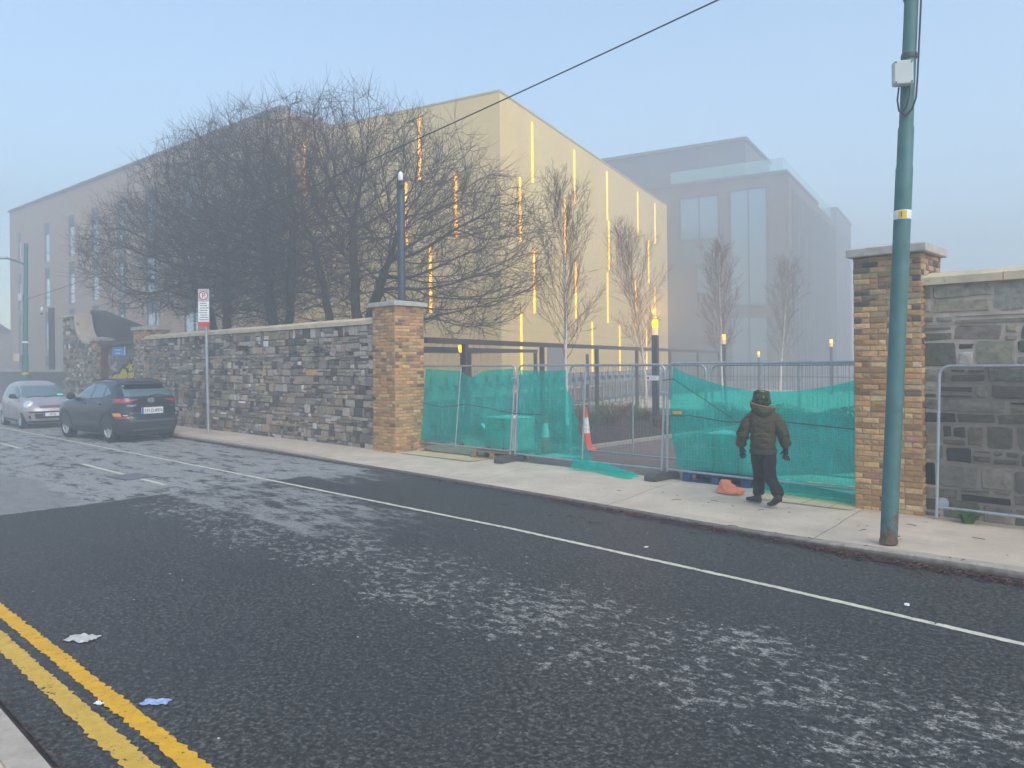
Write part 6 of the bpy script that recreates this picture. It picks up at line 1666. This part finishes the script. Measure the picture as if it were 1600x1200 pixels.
# ------------------------------------------------------------------ things lying about the gateway
CONEO = simple('cone_orange', (0.80, 0.06, 0.015), 0.5, var=0.08); CONEW = simple('cone_white', (0.72, 0.70, 0.70), 0.5, var=0.08, dirt=((0.35, 0.33, 0.32), 0.62))
def cone(label, x, y, h, rz=0.0, tilt=0.0):
    p = thing('traffic_cone', label, 'traffic cone', (x, y, 0), rz, 'traffic cones behind the fence'); p.rotation_euler = (tilt, 0, rz)
    f = lambda z: 0.15 - 0.125 * (z / h)
    m = MB(); m.cbox((0, 0, 0.025), (0.42, 0.42, 0.05), 0.015); m.build('base', BLACKP if h < 0.9 else CONEO, p)
    for z0, z1, mt, nm in ((0.05, 0.40, CONEO, 'lower_band'), (0.40, 0.76, CONEW, 'reflective_sleeve'), (0.76, 1.0, CONEO, 'tip')):
        a, b = z0 * h if z0 > .05 else .05, z1 * h
        pr = [(f(a), a), (f(b), b)] + ([(0.014, h + 0.004)] if z1 == 1.0 else [])
        m = MB(); m.lathe(pr, 22); m.build(nm, mt, p, smooth=True)
    return p
cone('bright orange and white traffic cone standing in the gap beside the hanging netting', -11.2, 14.15, 1.0, 0.3, 0)
cone('traffic cone seen dimly through the middle green netting beside the wrapped crate', -11.62, 13.2, 0.88)
TIMB = simple('pallet_timber', (0.30, 0.19, 0.095), 0.85, var=0.35, scale=9, bump=0.3)
BLUEP = simple('blue_pallet_paint', (0.010, 0.055, 0.17), 0.7, var=0.3, scale=9, dirt=((0.10, 0.10, 0.11), 0.6))
def pallet(label, x, y, rz, mat):
    p = thing('pallet', label, 'pallet', (x, y, 0), rz)
    for yy in (-0.46, 0, 0.46):
        m = MB(); m.box((0, yy, 0.011), (1.2, 0.1, 0.022)); m.build('skid_board', mat, p)
        for xx in (-0.53, 0, 0.53): m = MB(); m.cbox((xx, yy, 0.066), (0.13, 0.1, 0.085), 0.004); m.build('block', mat, p)
    for xx in (-0.53, 0, 0.53): m = MB(); m.box((xx, 0, 0.12), (0.14, 1.0, 0.02)); m.build('bearer', mat, p)
    for k in range(7): m = MB(); m.box((0, -0.44 + k * 0.147, 0.142), (1.2, 0.095, 0.02)); m.build('deck_board', mat, p)
    return p
pallet('blue painted pallet half under the right mesh panel behind the orange bag', -6.45, 12.05, R(2), BLUEP)
pallet('bare timber pallet under the leftmost mesh panel beside the fence foot', -11.75, 12.05, R(6), TIMB)
WRAP = simple('pale_wrapped_crate', (0.42, 0.42, 0.36), 0.45, var=0.25, scale=3, bump=0.3, bscale=14)
def crate(label, x, y, z, d, rz):
    p = thing('crate', label, 'crate', (x, y, z), rz)
    m = MB(); m.cbox((0, 0, d[2] / 2), d, 0.02); m.build('box', WRAP, p)
    m = MB(); m.cbox((0, 0, d[2] + 0.008), (d[0] + 0.03, d[1] + 0.03, 0.016), 0.004); m.build('lid', WHT, p)
    for s in (-0.3, 0.3): m = MB(); m.box((s * d[0], -d[1] / 2 - 0.003, d[2] / 2), (0.03, 0.006, d[2] - 0.05)); m.build('strap', BLACKP, p)
    return p
crate('pale wrapped crate on the blue pallet behind the right netting', -6.45, 12.25, 0.155, (0.72, 0.70, 0.64), R(4))
crate('pale wrapped crate on the timber pallet behind the leaning double post', -11.75, 12.15, 0.155, (0.86, 0.72, 0.70), R(-8))
m = MB()
def rock(u, v):
    a = u * 2 * math.pi; b = (v - 0.5) * math.pi; d = Vector((math.cos(a) * math.cos(b), math.sin(a) * math.cos(b), math.sin(b)))
    r = 1 + 0.25 * nz(d.x * 1.6 + 3, d.y * 1.6, d.z * 1.6); return (-6.22 + d.x * 0.14 * r, 12.1 + d.y * 0.11 * r, 0.895 + d.z * 0.085 * r)
m.grid(rock, 22, 12, True); tag(m.build('stone_lump', COPING, smooth='all', fixn=False), 'rough pale stone resting on the wrapped crate beside the person', 'stone')
m = MB(); m.grid(lambda u, v: (-6.33 + 0.24 * u, 12.02 + 0.2 * v, 0.828 + 0.05 * abs(nz(u * 5, v * 5, 2)) + 0.07 * math.sin(u * 3.1) * (1 - v)), 14, 10)
tag(m.build('blue_sheet', simple('blue_plastic', (0.02, 0.22, 0.42), 0.4, var=0.3), smooth='all', fixn=False), 'crumpled blue plastic sheet on the wrapped crate under the stone', 'plastic sheet')
# orange bag
BAGM = simple('orange_bag', (0.78, 0.25, 0.13), 0.6, var=0.15, scale=10, bump=0.4, bscale=25)
bgx, bgy = -5.83, 10.93
m = MB()
def bag(u, v):
    a = u * 2 * math.pi; b = v * math.pi / 2; c, s = math.cos(a), math.sin(a)
    r = 1 + 0.42 * nz(c * 1.6, s * 1.6, v * 2 + 1) + 0.22 * nz(c * 4, s * 4, v * 4) + 0.08 * abs(nz(c * 9, s * 9, v * 9))
    return (bgx + c * math.cos(b) ** 0.8 * 0.22 * r + 0.02 * v, bgy + s * math.cos(b) ** 0.8 * 0.13 * r, 0.004 + 0.135 * math.sin(b) * r * (1 + 0.3 * c * -1))
m.grid(bag, 40, 16, True)
tag(m.build('sandbag', BAGM, smooth='all', fixn=False), 'crumpled orange bag lying on the pavement by the blue pallet', 'bag')
# white bent sheet, orange pipe behind left netting
m = MB(); m.grid(lambda u, v: (-13.75 + 0.75 * u, 13.2 + 0.5 * v + 0.12 * math.sin(u * 3), 0.05 + 0.52 * max(0, (1 - u)) ** 2.2 * (0.9 + 0.1 * math.cos(v * 5))), 24, 8)
o = m.build('bent_sheet', WHT, smooth='all', fixn=False); md = o.modifiers.new('solid', 'SOLIDIFY'); md.thickness = 0.02
tag(o, 'bent white plastic sheet curling up behind the leftmost green netting', 'sheet')
m = MB(); m.tube([(-14.25, 11.85, 0.22), (-14.0, 11.9, 0.30), (-13.6, 11.9, 0.335), (-13.2, 11.88, 0.28), (-12.95, 11.87, 0.20)], 0.045, 12); 
tag(m.build('orange_pipe', CONEO, smooth=True), 'curved orange pipe lying behind the netting beside the left brick pier', 'pipe')
m = MB()
def mound(u, v):
    a = u * 2 * math.pi; r = 1.35 * v; z = 0.26 * (1 - v) ** 0.8 * (1 + 0.3 * nz(u * 5, v * 5)) + 0.03 * nz(math.cos(a) * r * 7, math.sin(a) * r * 7)
    return (-13.4 + math.cos(a) * r * 1.1, 12.5 + math.sin(a) * r * 0.5, z * (1 - v) ** 0.3 - 0.012)
m.grid(mound, 40, 12, True); tag(m.build('rubble_mound', simple('sandy_rubble', (0.38, 0.33, 0.23), 0.95, var=0.3, scale=12, bump=0.6), smooth='all', fixn=False), 'low sandy mound behind the leftmost netting beside the orange pipe', 'mound')
# litter and manhole
mh = thing('manhole_cover', 'square steel manhole cover set in the old asphalt near the centre line', 'manhole cover', (-15.85, 5.72, RZ), 0.1)
m = MB(); m.cbox((0, 0, 0.004), (0.86, 0.62, 0.012), 0.003); m.build('frame', simple('manhole_frame', (0.10, 0.10, 0.10), 0.6), mh)
m = MB(); m.cbox((-0.205, 0, 0.011), (0.38, 0.54, 0.014), 0.003); m.cbox((0.205, 0, 0.011), (0.38, 0.54, 0.014), 0.003); m.build('lid', simple('manhole_lid', (0.20, 0.21, 0.23), 0.45, 0.4, bump=0.6, bscale=30), mh)
def litter(name, label, x, y, w, h, rz, mat, amp):
    m = MB(); q = Matrix.Rotation(rz, 3, 'Z')
    def f(u, v):
        e = 1 + 0.25 * nz(u * 3, v * 3, x); p = q @ Vector(((u - 0.5) * w * e, (v - 0.5) * h * (1 + 0.3 * nz(u * 4, 7, y)), 0)); return (x + p.x, y + p.y, RZ + 0.006 + amp * abs(nz(u * 4, v * 4, x * 3)))
    m.grid(f, 16, 12); return tag(m.build(name, mat, smooth='all', fixn=False), label, 'litter')
litter('paper_scrap', 'crumpled whitish paper scrap on the asphalt above the yellow lines', -6.72, 2.04, 0.24, 0.15, 0.6, simple('dirty_paper', (0.52, 0.48, 0.47), 0.8, var=0.2, scale=14), 0.03)
bk = simple('packet_blue', (0.36, 0.44, 0.66), 0.5, var=0.5, scale=26)
litter('crisp_packet', 'small flattened blue and white packet on the asphalt beside the yellow lines', -5.1, 1.98, 0.17, 0.09, 0.75, bk, 0.014)
for lab, x, y in (('small white paper fleck on the asphalt left of the leaning pole', -5.1, 7.55), ('white scrap on the asphalt right of the parking line', -2.2, 7.3), ('tiny pale scrap near the bottom of the photograph on dark asphalt', -2.9, 2.25), ('pale scrap between the two yellow lines', -5.35, 1.72)):
    litter('paper_scrap', lab, x, y, 0.07, 0.04, random.uniform(0, 3), WHT, 0.02)
